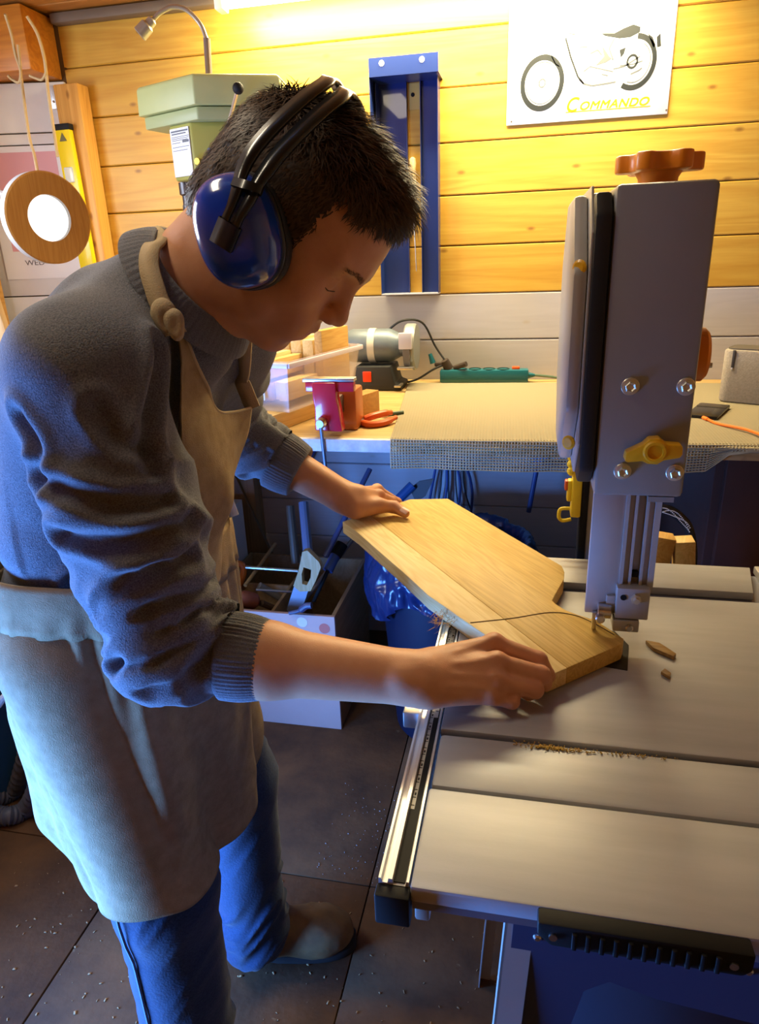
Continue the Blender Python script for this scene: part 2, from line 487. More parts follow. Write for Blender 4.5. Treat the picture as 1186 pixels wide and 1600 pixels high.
dust_m = mat('sawdust', (.70, .47, .12), rough=1.0, var=.3, vscale=300)

TZ = .93
saw = thing('band_saw', 'grey band saw with orange knobs on a dark blue stand, the board on its table', 'band saw', (.14, .72, 0))
# table in strips, divided by the two milled grooves
tab = MB().bbox((-.073, .577, TZ - .012), (.40, .905, TZ), .002).build('table_top', alu, saw)
MB().bbox((-.072, .498, TZ - .012), (.40, .571, TZ - .0008), .004).build('table_strip', alu, saw)
MB().bbox((-.073, .387, TZ - .016), (.40, .4935, TZ), .0025).build('table_extension', alu, saw)
MB().prism([(-.073, .934), (.314, .934), (.332, 1.020), (-.073, 1.020)], 'z', TZ - .012, TZ - .0005).build('table_strip', alu, saw, bevel=.0015)
MB().box((-.072, .389, TZ - .024), (.40, 1.015, TZ - .0125)).build('table_bed', mat('groove_grey', (.22, .23, .30), rough=.4, metal=.4), saw)
MB().bbox((-.072, .400, TZ - .05), (-.060, 1.01, TZ - .0245), .002).build('side_apron', grey_paint, saw)
MB().bbox((.340, .92, TZ - .014), (.40, 1.03, TZ - .002), .002).build('side_shelf', cast_l, saw)
# insert plate round the blade
MB().prism([(.055, .724), (.123, .712), (.131, .768), (.118, .80), (.06, .80)], 'z', TZ - .001, TZ + .0006).build('table_insert', mat('insert_black', (.014, .012, .011), rough=.6), saw)
# fence rail with its scale
MB().prism([(-.0985, TZ - .030), (-.0745, TZ - .030), (-.0745, TZ - .0015), (-.0765, TZ - .0015), (-.0775, TZ - .006), (-.0868, TZ - .006), (-.0875, TZ - .0005),
            (-.0905, TZ - .0005), (-.0915, TZ - .005), (-.0955, TZ - .005), (-.0965, TZ - .001), (-.0985, TZ - .001)], 'y', .392, .985).build('fence_rail', alu_bright, saw, smooth=False)
sc_ = MB().box((-.0868, .394, TZ - .0058), (-.0778, .985, TZ - .0048)).build('scale_strip', rail_black, saw)
wht = mat('scale_print', (.62, .60, .56), rough=.5)
tk = MB().box((-.0862, .470, TZ - .0048), (-.0828, .600, TZ - .0046)); tk.box((-.0862, .60, TZ - .0048), (-.0786, .80, TZ - .0046))
tk.build('scale_band', mat('scale_grey', (.48, .47, .44), rough=.5), saw)
tm = MB()
for i in range(34):
    yy = .474 + i * .0096
    tm.box((-.0862, yy, TZ - .0046), (-.0834 - (.0 if i % 2 else -.0), yy + .0008, TZ - .0044))
    if i % 2: tm.box((-.0852, yy + .003, TZ - .0046), (-.0838, yy + .0062, TZ - .0044))
    if yy > .60:
        tm.box((-.0820, yy + .002, TZ - .0046), (-.0790, yy + .0028, TZ - .0044))
        if i % 3 == 0: tm.box((-.0815, yy + .004, TZ - .0046), (-.0795, yy + .008, TZ - .0044))
tag(tm.build('scale_marks', rail_black, saw, smooth=False), kind='stuff')
MB().bbox((-.1000, .3805, TZ - .036), (-.0725, .394, TZ - .0065), .002).build('rail_end_cap', rail_black, saw)
MB().bbox((-.1180, .610, TZ - .030), (-.0985, .645, TZ - .010), .002).build('rail_bracket', steel, saw)
# black handle moulding under the front edge
hb = MB().prism([(.022, TZ - .001), (.166, TZ - .001), (.166, TZ - .016), (.160, TZ - .022), (.032, TZ - .022), (.022, TZ - .013)], 'y', .374, .389).build('front_grip', rail_black, saw, bevel=.002)
for i in range(11):
    MB().bbox((.046 + i * .0095, .3715, TZ - .020), (.0495 + i * .0095, .375, TZ - .005), .0008).build('grip_rib', rail_black, hb)
for x in (.033, .153):
    MB().cyl((x, .376, TZ - .012), (x, .3725, TZ - .012), .003).build('grip_bolt', steel, hb)
# stand
st = thing
def leg(x0, y0, x1, y1, m, zt=TZ - .0245):
    mb = MB()
    w = .022
    for (ax, ay) in ((w, .002), (.002, w)):
        vs = []
        for (x, y, z) in ((x1, y1, 0), (x0, y0, zt)):
            sx = 1 if x0 < .14 else -1; sy = 1 if y0 < .7 else -1
            vs += [(x, y, z), (x + ax * sx, y, z), (x + ax * sx, y + ay * sy, z), (x, y + ay * sy, z)]
        mb.add(vs, [(3, 2, 1, 0), (4, 5, 6, 7), (0, 1, 5, 4), (1, 2, 6, 5), (2, 3, 7, 6), (3, 0, 4, 7)])
    mb.build('stand_leg', m, saw, smooth=False)
leg(.000, .404, -.050, .36, cast_l)
leg(.28, .404, .33, .36, blue_frame); leg(.000, .96, -.05, 1.0, cast_l); leg(.28, .96, .33, 1.0, blue_frame)
MB().prism([(.006, TZ - .0245), (.30, TZ - .0245), (.30, TZ - .12), (.24, TZ - .135), (.20, TZ - .105), (.115, TZ - .095), (.080, TZ - .085), (.062, TZ - .10), (.040, TZ - .22), (-.006, TZ - .30)], 'y', .402, .406).build('stand_panel', blue_frame, saw, smooth=False)
for x, z in ((.026, -.036), (.024, -.050), (.175, -.036), (.175, -.050)):
    MB().lathe([(.0035, 0), (.0032, .001), (.002, .002)], (x, .402, TZ + z), (0, -1, 0), 12).build('stand_bolt', steel, saw)
MB().bbox((.03, .46, .58), (.26, .92, TZ - .05), .008).build('lower_housing', mat('lower_housing_dark', (.035, .04, .065), rough=.5), saw)
MB().bbox((.02, .44, .25), (.26, .92, .27), .003).build('stand_shelf', wood('stand_shelf_wood', (.22, .10, .03), (.15, .06, .02), 'x', knots=False), saw)
# head: thin end towards the camera, door towards the man
HZ0, HZ1, HY = 1.122, 1.437, .760
hx0, hx1 = .0755, .169
MB().bbox((hx0, HY, HZ0), (hx1, 1.045, HZ1), .005).build('head_housing', grey_paint, saw)
MB().bbox((hx0 - .004, 1.045, HZ1 - .10), (hx1 + .002, 1.060, HZ1 + .012), .004).build('rear_lip', cast_l, saw)
MB().box((hx1 - .035, HY + .002, HZ0 - .006), (hx1 - .008, HY + .02, HZ0)).build('lower_tab', grey_paint, saw)
def octo(y0, y1, z0, z1, c):
    return [(y0 + c, z0), (y1 - c, z0), (y1, z0 + c), (y1, z1 - c), (y1 - c, z1), (y0 + c, z1), (y0, z1 - c), (y0, z0 + c)]
dz0, dz1 = 1.135, 1.430
MB().prism(octo(HY - .002, 1.045, dz0 - .004, dz1 + .002, .020), 'x', .058, .0745).build('door_seal', rubber, saw, bevel=.004)
MB().prism(octo(HY + .004, 1.045, dz0 - .001, dz1 + .010, .045), 'x', .0555, .0585).build('door_flange', cast_l, saw, bevel=.001)
door = MB().prism(octo(HY + .010, 1.040, dz0 + .004, dz1 + .004, .075), 'x', .040, .0560).build('wheel_door', cast_l, saw, bevel=.006)
for z in (1.362, 1.178):
    MB().lathe([(.008, 0), (.008, .002), (.0055, .0035)], (.0475, HY + .0165, z), (-.6, -.8, 0), 16).build('door_catch', yellow_pl, door)
for x in (.128,):
    pass
# tension wheel on top: hub and eight lobed star
def star(c, axis, r0, r1, lobes, h, prof=24):
    pts = []
    n = lobes * 10
    for i in range(n):
        t = 2 * math.pi * i / n
        r = r0 + (r1 - r0) * (.5 + .5 * math.tanh(2.4 * math.cos(t * lobes)))
        pts.append((c[0] + r * math.cos(t), c[1] + r * math.sin(t)))
    return pts
kc = (.130, .880)
kz = HZ1
tk_ = MB().lathe([(.020, 0), (.021, .012), (.026, .020)], (kc[0], kc[1], kz), (0, 0, 1), 24)
kn_ = tk_.build('tension_knob_hub', orange_pl, saw)
MB().prism(star(kc, 'z', .033, .046, 6, 0), 'z', kz + .018, kz + .036).build('tension_knob', orange_pl, saw, bevel=.004)
MB().cyl((.093, .95, HZ1 - .001), (.093, .95, HZ1 + .004), .006).build('top_screw', steel, saw)
# round knob on the far side
MB().lathe([(.026, 0), (.030, .004), (.030, .024), (.026, .028)], (hx1, .86, 1.262), (1, 0, 0), 30).build('tracking_knob', orange_pl, saw)
MB().cyl((hx1 + .028, .86, 1.250), (hx1 + .036, .86, 1.250), .003).build('tracking_pin', steel, saw)
# bolts with washers
for x, z in ((.1045, 1.2435), (.1590, 1.2435), (.1045, 1.151), (.1580, 1.151)):
    MB().lathe([(.0092, 0), (.0092, .0014), (.0086, .002)], (x, HY, z), (0, -1, 0), 22).build('washer', zinc, saw)
    b_ = MB().lathe([(.0062, .002), (.0064, .003), (.0060, .0065), (.0050, .0072), (.0042, .0068), (.0030, .0055)], (x, HY, z), (0, -1, 0), 6)
    b_.lathe([(.0076, .0018), (.0076, .0032), (.0066, .0036)], (x, HY, z), (0, -1, 0), 20).build('hex_bolt', zinc, saw)
# yellow wing knob
wk = MB()
wc = (.1318, 1.1795)
pts = [(-.029, -.0105), (-.026, -.0125), (-.011, -.0108), (-.006, -.0135), (.004, -.0140), (.0098, -.0095), (.025, -.0065), (.0275, -.003), (.027, .0050), (.0255, .0072), (.011, .0080), (.004, .0140), (-.006, .0130), (-.0115, .0070), (-.028, -.002)]
wk.prism([(wc[0] + u, wc[1] + v) for u, v in pts], 'y', HY - .022, HY - .006)
wing = wk.build('wing_knob', yellow_pl, saw, bevel=.003)
MB().lathe([(.0125, 0), (.0120, .016), (.0105, .0185), (.0078, .0185), (.0070, .010)], (wc[0], HY - .006, wc[1]), (0, -1, 0), 24, caps=False).build('knob_hub', yellow_pl, wing)
MB().cyl((wc[0], HY - .0075, wc[1]), (wc[0], HY - .017, wc[1]), .0078).build('knob_socket', mat('dark_socket', (.16, .03, .004), rough=.6), wing)
# riser: guard plate and slotted post
MB().bbox((.0770, HY + .006, .972), (.114, HY + .012, HZ0 + .01), .0012).build('blade_guard', cast_l, saw)
pm = MB()
for x0, x1, d in ((.1125, .1165, 0), (.1165, .1225, .006), (.1225, .1255, .001), (.1255, .1345, .012), (.1345, .1375, .001), (.1375, .1435, .006), (.1435, .1500, 0)):
    pm.box((x0, HY + .004 + d, 1.005), (x1, HY + .024, HZ0 + .01))
pm.build('guide_post', cast_l, saw, smooth=False)
MB().box((.127, HY + .010, 1.020), (.1335, HY + .018, 1.027)).build('post_stop', rail_black, saw)
MB().bbox((.110, HY - .006, .973), (.1465, HY + .022, 1.0125), .0015).build('guide_bracket', cast_l, saw)
MB().bbox((.1085, HY - .008, .957), (.1375, HY + .016, .9715), .0015).build('lower_guide_block', cast_l, saw)
MB().lathe([(.0062, 0), (.0062, .004), (.0035, .0045), (.0035, .0085)], (.131, HY - .006, 1.0005), (0, -1, 0), 6).build('guide_screw', zinc, saw)
MB().lathe([(.0045, 0), (.0045, .003), (.0030, .004)], (.1265, HY - .008, .9635), (0, -1, 0), 12).build('guide_screw', steel, saw)
MB().cyl((.1175, HY - .0068, 1.001), (.1175, HY - .0055, 1.001), .0035).build('guide_slot', rail_black, saw)
MB().lathe([(.006, -.008), (.009, -.007), (.009, .007), (.006, .008)], (.0985, HY + .002, .978), (1, .0, 0), 20).build('guide_bearing', steel, saw)
MB().lathe([(.004, -.004), (.0055, -.003), (.0055, .006), (.004, .007)], (.0935, HY - .004, .972), (0, -1, .1), 18).build('guide_roller', steel, saw)
MB().bbox((.100, HY + .002, .978), (.110, HY + .012, .998), .001).build('bearing_arm', cast_l, saw)
MB().box((.0905, HY + .0135, TZ - .012), (.0912, HY + .0265, HZ0)).build('blade', steel, saw)
MB().bbox((.0855, HY - .0015, .9535), (.0905, HY + .006, .976), .0008).build('thrust_pin', steel, saw)
# frame column behind the table, with the yellow switch
MB().bbox((.095, 1.055, .55), (.165, 1.13, HZ1 - .02), .006).build('frame_column', grey_paint, saw)
MB().bbox((.087, 1.052, .90), (.099, 1.082, 1.10), .003).build('switch_backplate', rail_black, saw)
sw_ = MB()
sw_.bbox((.073, 1.050, .985), (.088, 1.076, 1.082), .003)
sw_.bbox((.066, 1.053, 1.010), (.074, 1.070, 1.045), .003)
sw = sw_.build('switch_box', yellow2, saw)
for zc in (1.060, 1.080, 1.070):
    MB().sphere((.071, 1.055 + (zc - 1.06) * .4, zc), .0075, 12).build('switch_flap', yellow2, sw)
MB().bbox((.062, 1.054, 1.028), (.068, 1.068, 1.044), .002).build('stop_button', mat('stop_orange', (.7, .12, .02), rough=.4), sw)
tb_ = MB().tube(spline([(.072, 1.058, .998), (.058, 1.058, .996), (.056, 1.058, .983), (.062, 1.058, .977), (.075, 1.058, .980)], 6), .003, 8)
tb_.build('switch_key', yellow2, sw)

# ------------------------------------------------------------------ the board being cut
BZ0, BZ1 = TZ + .0008, .952
bo = [at_z(x, y, BZ1)[:2] for x, y in ((535, 815), (640, 780), (700, 779), (878, 884), (882, 893), (881, 905), (867, 930), (863, 938), (868, 943), (884, 953), (905, 961), (932, 969), (975, 998), (972, 1006), (855, 1057), (775, 1003), (729, 972), (698, 950), (669, 930), (629, 893), (594, 863), (560, 833))]
bo = [np.array(p) for p in bo]
ax_ = bo[13] - bo[0]; Lb = np.linalg.norm(ax_); ax_ = ax_ / Lb; nx_ = np.array([-ax_[1], ax_[0]])
if (bo[2] - bo[0]) @ nx_ < 0: nx_ = -nx_
brot = math.atan2(ax_[1], ax_[0])
blank = thing('wooden_board', 'pale hardwood board with a sawn handle neck, held flat on the saw table', 'board', (float(bo[0][0]), float(bo[0][1]), BZ0))
def clip_poly(poly, n, c):
    """keep n.p <= c"""
    out = []
    for i in range(len(poly)):
        a, b = poly[i], poly[(i + 1) % len(poly)]
        da, db = a @ n - c, b @ n - c
        if da <= 0: out.append(a)
        if (da < 0) != (db < 0) and abs(da - db) > 1e-12: out.append(a + (b - a) * (da / (da - db)))
    return out
jp1 = at_z(607, 827, BZ1)[:2]; jp2 = at_z(872, 1032, BZ1)[:2]
jd = (jp2 - jp1) / np.linalg.norm(jp2 - jp1); jn = np.array([-jd[1], jd[0]])
if jn @ (bo[2] - jp1) < 0: jn = -jn
bcols = [('board_sapwood', (.80, .63, .30), (.66, .47, .18)), ('board_heartwood', (.72, .50, .14), (.56, .35, .075))]
jr = math.atan2(jd[1], jd[0])
for (nm, c1, c2), (n, c) in zip(bcols, ((jn, jp1 @ jn - .0001), (-jn, -(jp1 @ jn) - .0001))):
    pl = clip_poly(bo, n, c)
    MB().prism([tuple(p) for p in pl], 'z', BZ0, BZ1).build('board_stave', wood(nm, c1, c2, 'x', 1.4, rough=.55, knots=False, rot=-jr, rings=30, amount=1.0), blank, bevel=.0012)
pl_ = [at_z(x, y, BZ1 + .0003) for x, y in ((735, 973), (800, 966), (860, 957), (900, 962), (930, 975), (960, 992))]
MB().tube(spline(pl_, 6), .0006, 6).build('pencil_line', mat('pencil_grey', (.16, .10, .05), rough=.8), blank)
sp_ = []; fs_ = []
for i in range(90):
    p = at_z(690 + random.uniform(-12, 22), 962 + random.uniform(-10, 12), BZ1 - .004) + np.array([0, 0, random.uniform(-.012, .002)])
    d = np.array([random.uniform(-1, .3), random.uniform(-1, .3), random.uniform(-.5, .6)]); d /= np.linalg.norm(d); w = np.cross(d, [0, 0, 1]) * .0006
    b = len(sp_); l = random.uniform(.006, .016)
    sp_ += [p - w, p + w, p + d * l]; fs_.append((b, b + 1, b + 2))
tag(link_mesh('splinters', np_mesh('splinters', sp_, fs_), mat('splinter_wood', (.45, .24, .06), rough=.9), blank, smooth=False), kind='stuff')

# offcuts and dust on the table
def chip(pts, z, h, label):
    p = [at_z(x, y, TZ)[:2] for x, y in pts]
    o = MB().prism([tuple(q) for q in p], 'z', TZ + .0004, TZ + .0004 + h).build('wood_chip', wood('chip_wood', (.42, .26, .09), (.30, .17, .05), 'x', 3, knots=False), None, bevel=.0008)
    tag(o, label, 'wood chip', 'offcuts on the saw table')
chip(((1008, 1006), (1030, 1010), (1056, 1027), (1052, 1032), (1020, 1018)), 0, .005, 'longer brown sliver of wood on the saw table beside the blade')
chip(((1032, 1054), (1038, 1049), (1048, 1056), (1046, 1063)), 0, .004, 'small pale triangular chip of wood on the saw table')
def dust_patch(name, areas, n, z, label):
    vs = []; fs = []
    for i in range(n):
        (xa, ya), (xb, yb), wd = areas[i % len(areas)]
        t = random.random(); p = at_z(xa + (xb - xa) * t, ya + (yb - ya) * t, z) + np.array([random.gauss(0, wd), random.gauss(0, wd * .35), 0])
        r = random.uniform(.0004, .0012); b = len(vs)
        vs += [p + np.array(q) * r for q in ((-1, -1, 0), (1, -.8, 0), (.2, 1, 0), (0, 0, 1.0))]; fs += [(b, b + 2, b + 1), (b, b + 1, b + 3), (b + 1, b + 2, b + 3), (b + 2, b, b + 3)]
    tag(link_mesh(name, np_mesh(name, vs, fs), dust_m, None, smooth=False), label, 'sawdust', kind='stuff')
dust_patch('sawdust', [((815, 1163), (905, 1172), .006), ((850, 1168), (1050, 1185), .004), ((840, 1165), (880, 1170), .003)], 420, TZ + .0002, 'yellow sawdust lying along the milled groove of the saw table')
from mathutils.noise import noise as _mn
def mnoise(p): return _mn(Vector(p))
# ------------------------------------------------------------------ tube lamp under the ceiling
lamp = thing('tube_lamp', 'long glowing fluorescent tube lamp under the ceiling above the back wall', 'lamp', (-.25, 2.17, 2.045))
lamp_white = mat('lamp_housing_white', (.85, .85, .82), rough=.4)
MB().bbox((-.90, 2.12, 2.085), (.42, 2.24, 2.121), .004).build('lamp_housing', lamp_white, lamp)
MB().cyl((-.87, 2.18, 2.062), (.39, 2.18, 2.062), .017, seg=18).build('lamp_tube', mat('lamp_tube_glow', (1, .95, .8), emit=(1.0, .86, .55), estr=14.0), lamp)
for x in (-.885, .405):
    MB().bbox((x - .012, 2.155, 2.040), (x + .012, 2.205, 2.086), .004).build('lamp_end_cap', lamp_white, lamp)
# the plain lamp in the middle of the ceiling
lamp2 = thing('ceiling_lamp', 'small boxed lamp in the middle of the ceiling above the man', 'lamp', (-.5, .55, 2.10))
MB().bbox((-.83, .47, 2.105), (-.17, .63, 2.1235), .004).build('lamp_housing', lamp_white, lamp2)

# ------------------------------------------------------------------ tin sign with a motorcycle
SY = WY - .024
sign = thing('metal_sign', 'white tin sign with a printed motorcycle hanging on the pine wall', 'sign', (.13, SY, 1.727))
tin = mat('white_tin', (.80, .80, .78), rough=.3, spec=.5)
MB().bbox((-.092, SY - .004, 1.7255), (.352, SY, 2.030), .0015).build('sign_plate', tin, sign)
ink = mat('print_dark_grey', (.018, .022, .024), rough=.4)
ink2 = mat('print_mid_grey', (.10, .11, .115), rough=.4)
ink_y = mat('print_yellow', (.55, .32, .004), rough=.4)
PY = SY - .0042
def spt(x, y): p = at_y(x, y, PY); return (p[0], p[2])
def flat(pts, name, m, parent=sign, th=.0005):
    return MB().prism(pts, 'y', PY - th, PY).build(name, m, parent, smooth=False)
def ring_print(c, ro, ri, name, m, a0=0, a1=360, tilt=.12):
    n = 48; vs = []; fs = []
    for i in range(n + 1):
        t = math.radians(a0 + (a1 - a0) * i / n)
        for r in (ro, ri):
            u = c[0] + r * .86 * math.cos(t) + tilt * r * math.sin(t) * .3; v = c[1] + r * math.sin(t)
            vs += [(u, PY, v), (u, PY - .0005, v)]
    for i in range(n):
        b = 4 * i
        fs += [(b + 1, b + 5, b + 7, b + 3), (b, b + 2, b + 6, b + 4), (b, b + 4, b + 5, b + 1), (b + 2, b + 3, b + 7, b + 6)]
    mb = MB().add(vs, fs); return mb.build(name, m, sign, smooth=False)
def px_line(pts, w, name, m):
    mb = MB()
    q = [spt(*p) for p in pts]
    for (a, b) in zip(q[:-1], q[1:]):
        d = Vector((b[0] - a[0], b[1] - a[1])); n = Vector((-d.y, d.x)).normalized() * w
        mb.prism([(a[0] - n.x, a[1] - n.y), (b[0] - n.x, b[1] - n.y), (b[0] + n.x, b[1] + n.y), (a[0] + n.x, a[1] + n.y)], 'y', PY - .0005, PY)
    bm = bmesh.new(); bm.free()
    return mb.build(name, m, sign, smooth=False)
fw = spt(847, 130); rw = spt(991, 97)
ring_print(fw, .0705, .0560, 'printed_tyre', ink)
ring_print(fw, .0530, .0505, 'printed_rim', ink2)
ring_print(fw, .012, .008, 'printed_hub', ink2)
ring_print(rw, .0680, .0545, 'printed_tyre', ink, -120, 88)
ring_print(rw, .0500, .0475, 'printed_rim', ink2, -110, 60)
ring_print(spt(988, 96), .018, .012, 'printed_hub', ink)
flat([spt(*p) for p in ((939, 52), (960, 52), (975, 44), (990, 38), (1001, 42), (1000, 50), (985, 58), (968, 60), (945, 56))], 'printed_seat', ink)
flat([spt(*p) for p in ((1012, 52), (1020, 58), (1024, 70), (1021, 75), (1016, 62))], 'printed_mudguard', ink)
flat([spt(*p) for p in ((1026, 58), (1032, 52), (1033, 72), (1027, 74))], 'printed_tail_lamp', ink)
flat([spt(*p) for p in ((940, 70), (952, 88), (956, 92), (946, 98), (930, 103), (944, 88))], 'printed_engine', ink2)
flat([spt(*p) for p in ((968, 78), (978, 74), (975, 84), (970, 90))], 'printed_side_cover', ink)
for nm, pts, w, m in (('printed_down_tube', ((884, 60), (892, 90), (903, 120), (912, 131)), .0022, ink), ('printed_cradle', ((905, 124), (912, 131), (925, 134), (945, 131), (962, 128)), .0022, ink2),
                      ('printed_frame_tube', ((960, 60), (952, 76), (958, 94)), .0018, ink2), ('printed_exhaust', ((968, 103), (990, 100), (1004, 95)), .0016, ink2), ('printed_silencer', ((985, 116), (998, 110), (1003, 106)), .0020, ink2),
                      ('printed_fork', ((862, 88), (868, 100), (874, 104)), .0014, ink2), ('printed_footrest', ((940, 116), (950, 118)), .0016, ink2), ('printed_tank_line', ((905, 74), (918, 73)), .0014, ink2), ('printed_cylinder', ((922, 84), (934, 78), (940, 86)), .0020, ink2), ('printed_crankcase', ((912, 112), (922, 104), (940, 108), (958, 112)), .0016, ink2), ('printed_chain_guard', ((958, 108), (975, 104), (1000, 88)), .0018, ink2), ('printed_handlebar', ((884, 60), (889, 52), (900, 54)), .0014, ink2)):
    px_line(pts, w, nm, m)
lw_ = 0
def put_text(s, size, x, z, m, shear, name, parent, ydepth, extr=.0004, spacing=1.0, sx=1.0):
    me = text_mesh(s, size, shear, extr, spacing)
    for v in me.vertices:
        u, w, d = v.co; v.co = (x + u * sx, ydepth - d, z + w)
    me.materials.clear(); me.materials.append(m)
    o = bpy.data.objects.new(name, me); col.objects.link(o); parent_to(o, parent)
    return o
c0 = spt(882, 176)
for _k, (_dx, _dz) in enumerate(((0, 0), (.0012, 0), (.0012, .0012), (0, .0012))):
    put_text('C', .052, c0[0] + _dx, c0[1] + _dz, ink_y, .28, 'lettering', sign, PY - .0001 * _k, sx=.9)
    put_text('OMMANDO', .029, c0[0] + .038 + _dx, c0[1] + .003 + _dz, ink_y, .28, 'lettering', sign, PY - .0001 * _k, spacing=1.06, sx=1.16)
flat([(c0[0] + .002, c0[1] - .001), (c0[0] + .232, c0[1] - .001), (c0[0] + .233, c0[1] + .0015), (c0[0] + .003, c0[1] + .0015)], 'lettering_underline', ink_y)
for x, y in ((799, 190), (1041, 172)):
    p = spt(x, y); MB().lathe([(.0030, 0), (.0022, .0012)], (p[0], SY - .004, p[1]), (0, -1, 0), 10).build('sign_nail', steel, sign)

# ------------------------------------------------------------------ blue wall rack
blue_rack = mat('rack_blue_paint', (.012, .030, .15), rough=.35, coat=.25)
RY = WY - .0225
rack = thing('tool_rack', 'dark blue steel channel rack screwed to the pine wall beside the sign', 'rack', (-.39, RY, 1.263))
fl = MB()
y1 = RY - .10
fl.prism([(-.478, 1.858), (-.279, 1.858), (-.279, 1.905), (-.478, 1.905)], 'y', y1 - .002, y1)
fl.build('top_flange', blue_rack, rack, smooth=False)
for x in (-.440, -.325):
    MB().cyl((x, y1 - .003, 1.890), (x, y1 - .002, 1.890), .0075, seg=18).build('flange_hole', mat('hole_light', (.85, .83, .75), rough=.6), rack)
MB().box((-.478, y1, 1.858), (-.279, RY, 1.861)).build('hood_sheet', blue_rack, rack, smooth=False)
MB().prism([(y1, 1.861), (RY, 1.861), (RY, 1.68), (RY - .052, 1.70), (y1, 1.76)], 'x', -.4785, -.4765).build('hood_cheek', blue_rack, rack, smooth=False)
lr = MB().box((-.4700, RY - .003, 1.265), (-.3850, RY, 1.858)).box((-.4715, RY - .052, 1.265), (-.4695, RY, 1.858)).box((-.3870, RY - .018, 1.265), (-.3850, RY, 1.858))
lr.build('upright_channel', blue_rack, rack, smooth=False)
rr = MB().box((-.3450, RY - .003, 1.265), (-.2880, RY, 1.858)).box((-.2895, RY - .052, 1.265), (-.2875, RY, 1.858)).box((-.3450, RY - .018, 1.265), (-.3430, RY, 1.858))
rr.build('upright_channel', blue_rack, rack, smooth=False)
MB().box((-.4715, RY - .054, 1.262), (-.2875, RY, 1.2655)).build('bottom_plate', mat('rack_edge_light', (.5, .5, .58), rough=.4), rack)
MB().box((-.384, RY - .003, 1.786), (-.346, RY, 1.855)).build('tie_plate', mat('tie_plate_brass', (.62, .42, .10), rough=.5), rack)
MB().lathe([(.006, 0), (.004, .005)], (-.368, RY - .003, 1.825), (0, -1, 0), 10).build('rack_screw', rail_black, rack)
# file with a wooden handle hanging between the uprights
fl_ = thing('hand_file', 'thin steel rasp with a turned pale wooden handle hanging in the blue rack', 'file', (-.375, RY - .025, 1.30))
p = at_y(645, 300, RY - .02)
MB().lathe([(.004, -.052), (.0085, -.046), (.0105, -.02), (.0095, .02), (.011, .040), (.0085, .052), (.003, .056)], (p[0], p[1], p[2] + .04), (.02, 0, 1), 14).build('handle', wood('handle_ash', (.72, .55, .28), (.62, .43, .18), 'z', 3, knots=False), fl_)
MB().cyl((p[0], p[1], p[2] - .015), (p[0] + .006, p[1] + .012, 1.33), .0026, .0014, 8).build('shank', steel, fl_)

# ------------------------------------------------------------------ workbench
bench_top = wood('bench_pine', (.52, .35, .14), (.43, .26, .08), 'x', 1.0, rough=.55, dirt=((.30, .17, .06), 14, .62))
bench = thing('workbench', 'long pine workbench along the back wall with a pale front edge', 'workbench', (0, 1.9, 0))
BT = .985
for y0, y1_ in ((1.525, 1.715), (1.717, 1.92), (1.922, 2.12), (2.122, 2.325)):
    MB().bbox((-1.42, y0, BT - .030), (1.48, y1_, BT), .002).build('top_plank', bench_top, bench)
MB().bbox((-1.42, 1.508, BT - .030), (-.30, 1.5245, BT - .0005), .001).build('front_edging', mat('edging_paint', (.62, .62, .66), rough=.6, color2=(.42, .40, .40), vscale=30), bench)
MB().bbox((-.299, 1.508, BT - .030), (1.48, 1.5245, BT - .0005), .001).build('front_edging', bench_top, bench)
leg_w = wood('bench_leg_pine', (.34, .20, .08), (.26, .14, .05), 'z', knots=False)
for x in (-1.36, -.98, 1.40):
    for y in (1.56, 2.24):
        MB().bbox((x - .035, y - .035, 0), (x + .035, y + .035, BT - .031), .003).build('bench_leg', leg_w, bench)
MB().bbox((-1.40, 2.20, BT - .10), (1.45, 2.235, BT - .031), .002).build('rear_rail', leg_w, bench)
# dark cabinet under the right end
cab = thing('base_cabinet', 'dark brown cabinet standing under the right end of the workbench', 'cabinet', (.95, 1.8, 0))
dk = mat('dark_mahogany', (.060, .016, .008), rough=.55, var=.3, vscale=6)
MB().bbox((.42, 1.62, 0), (1.42, 2.18, BT - .034), .003).build('body', dk, cab)
MB().bbox((.44, 1.600, .06), (.90, 1.619, BT - .05), .003).build('door', dk, cab)
MB().bbox((.91, 1.600, .06), (1.40, 1.619, BT - .05), .003).build('door', dk, cab)

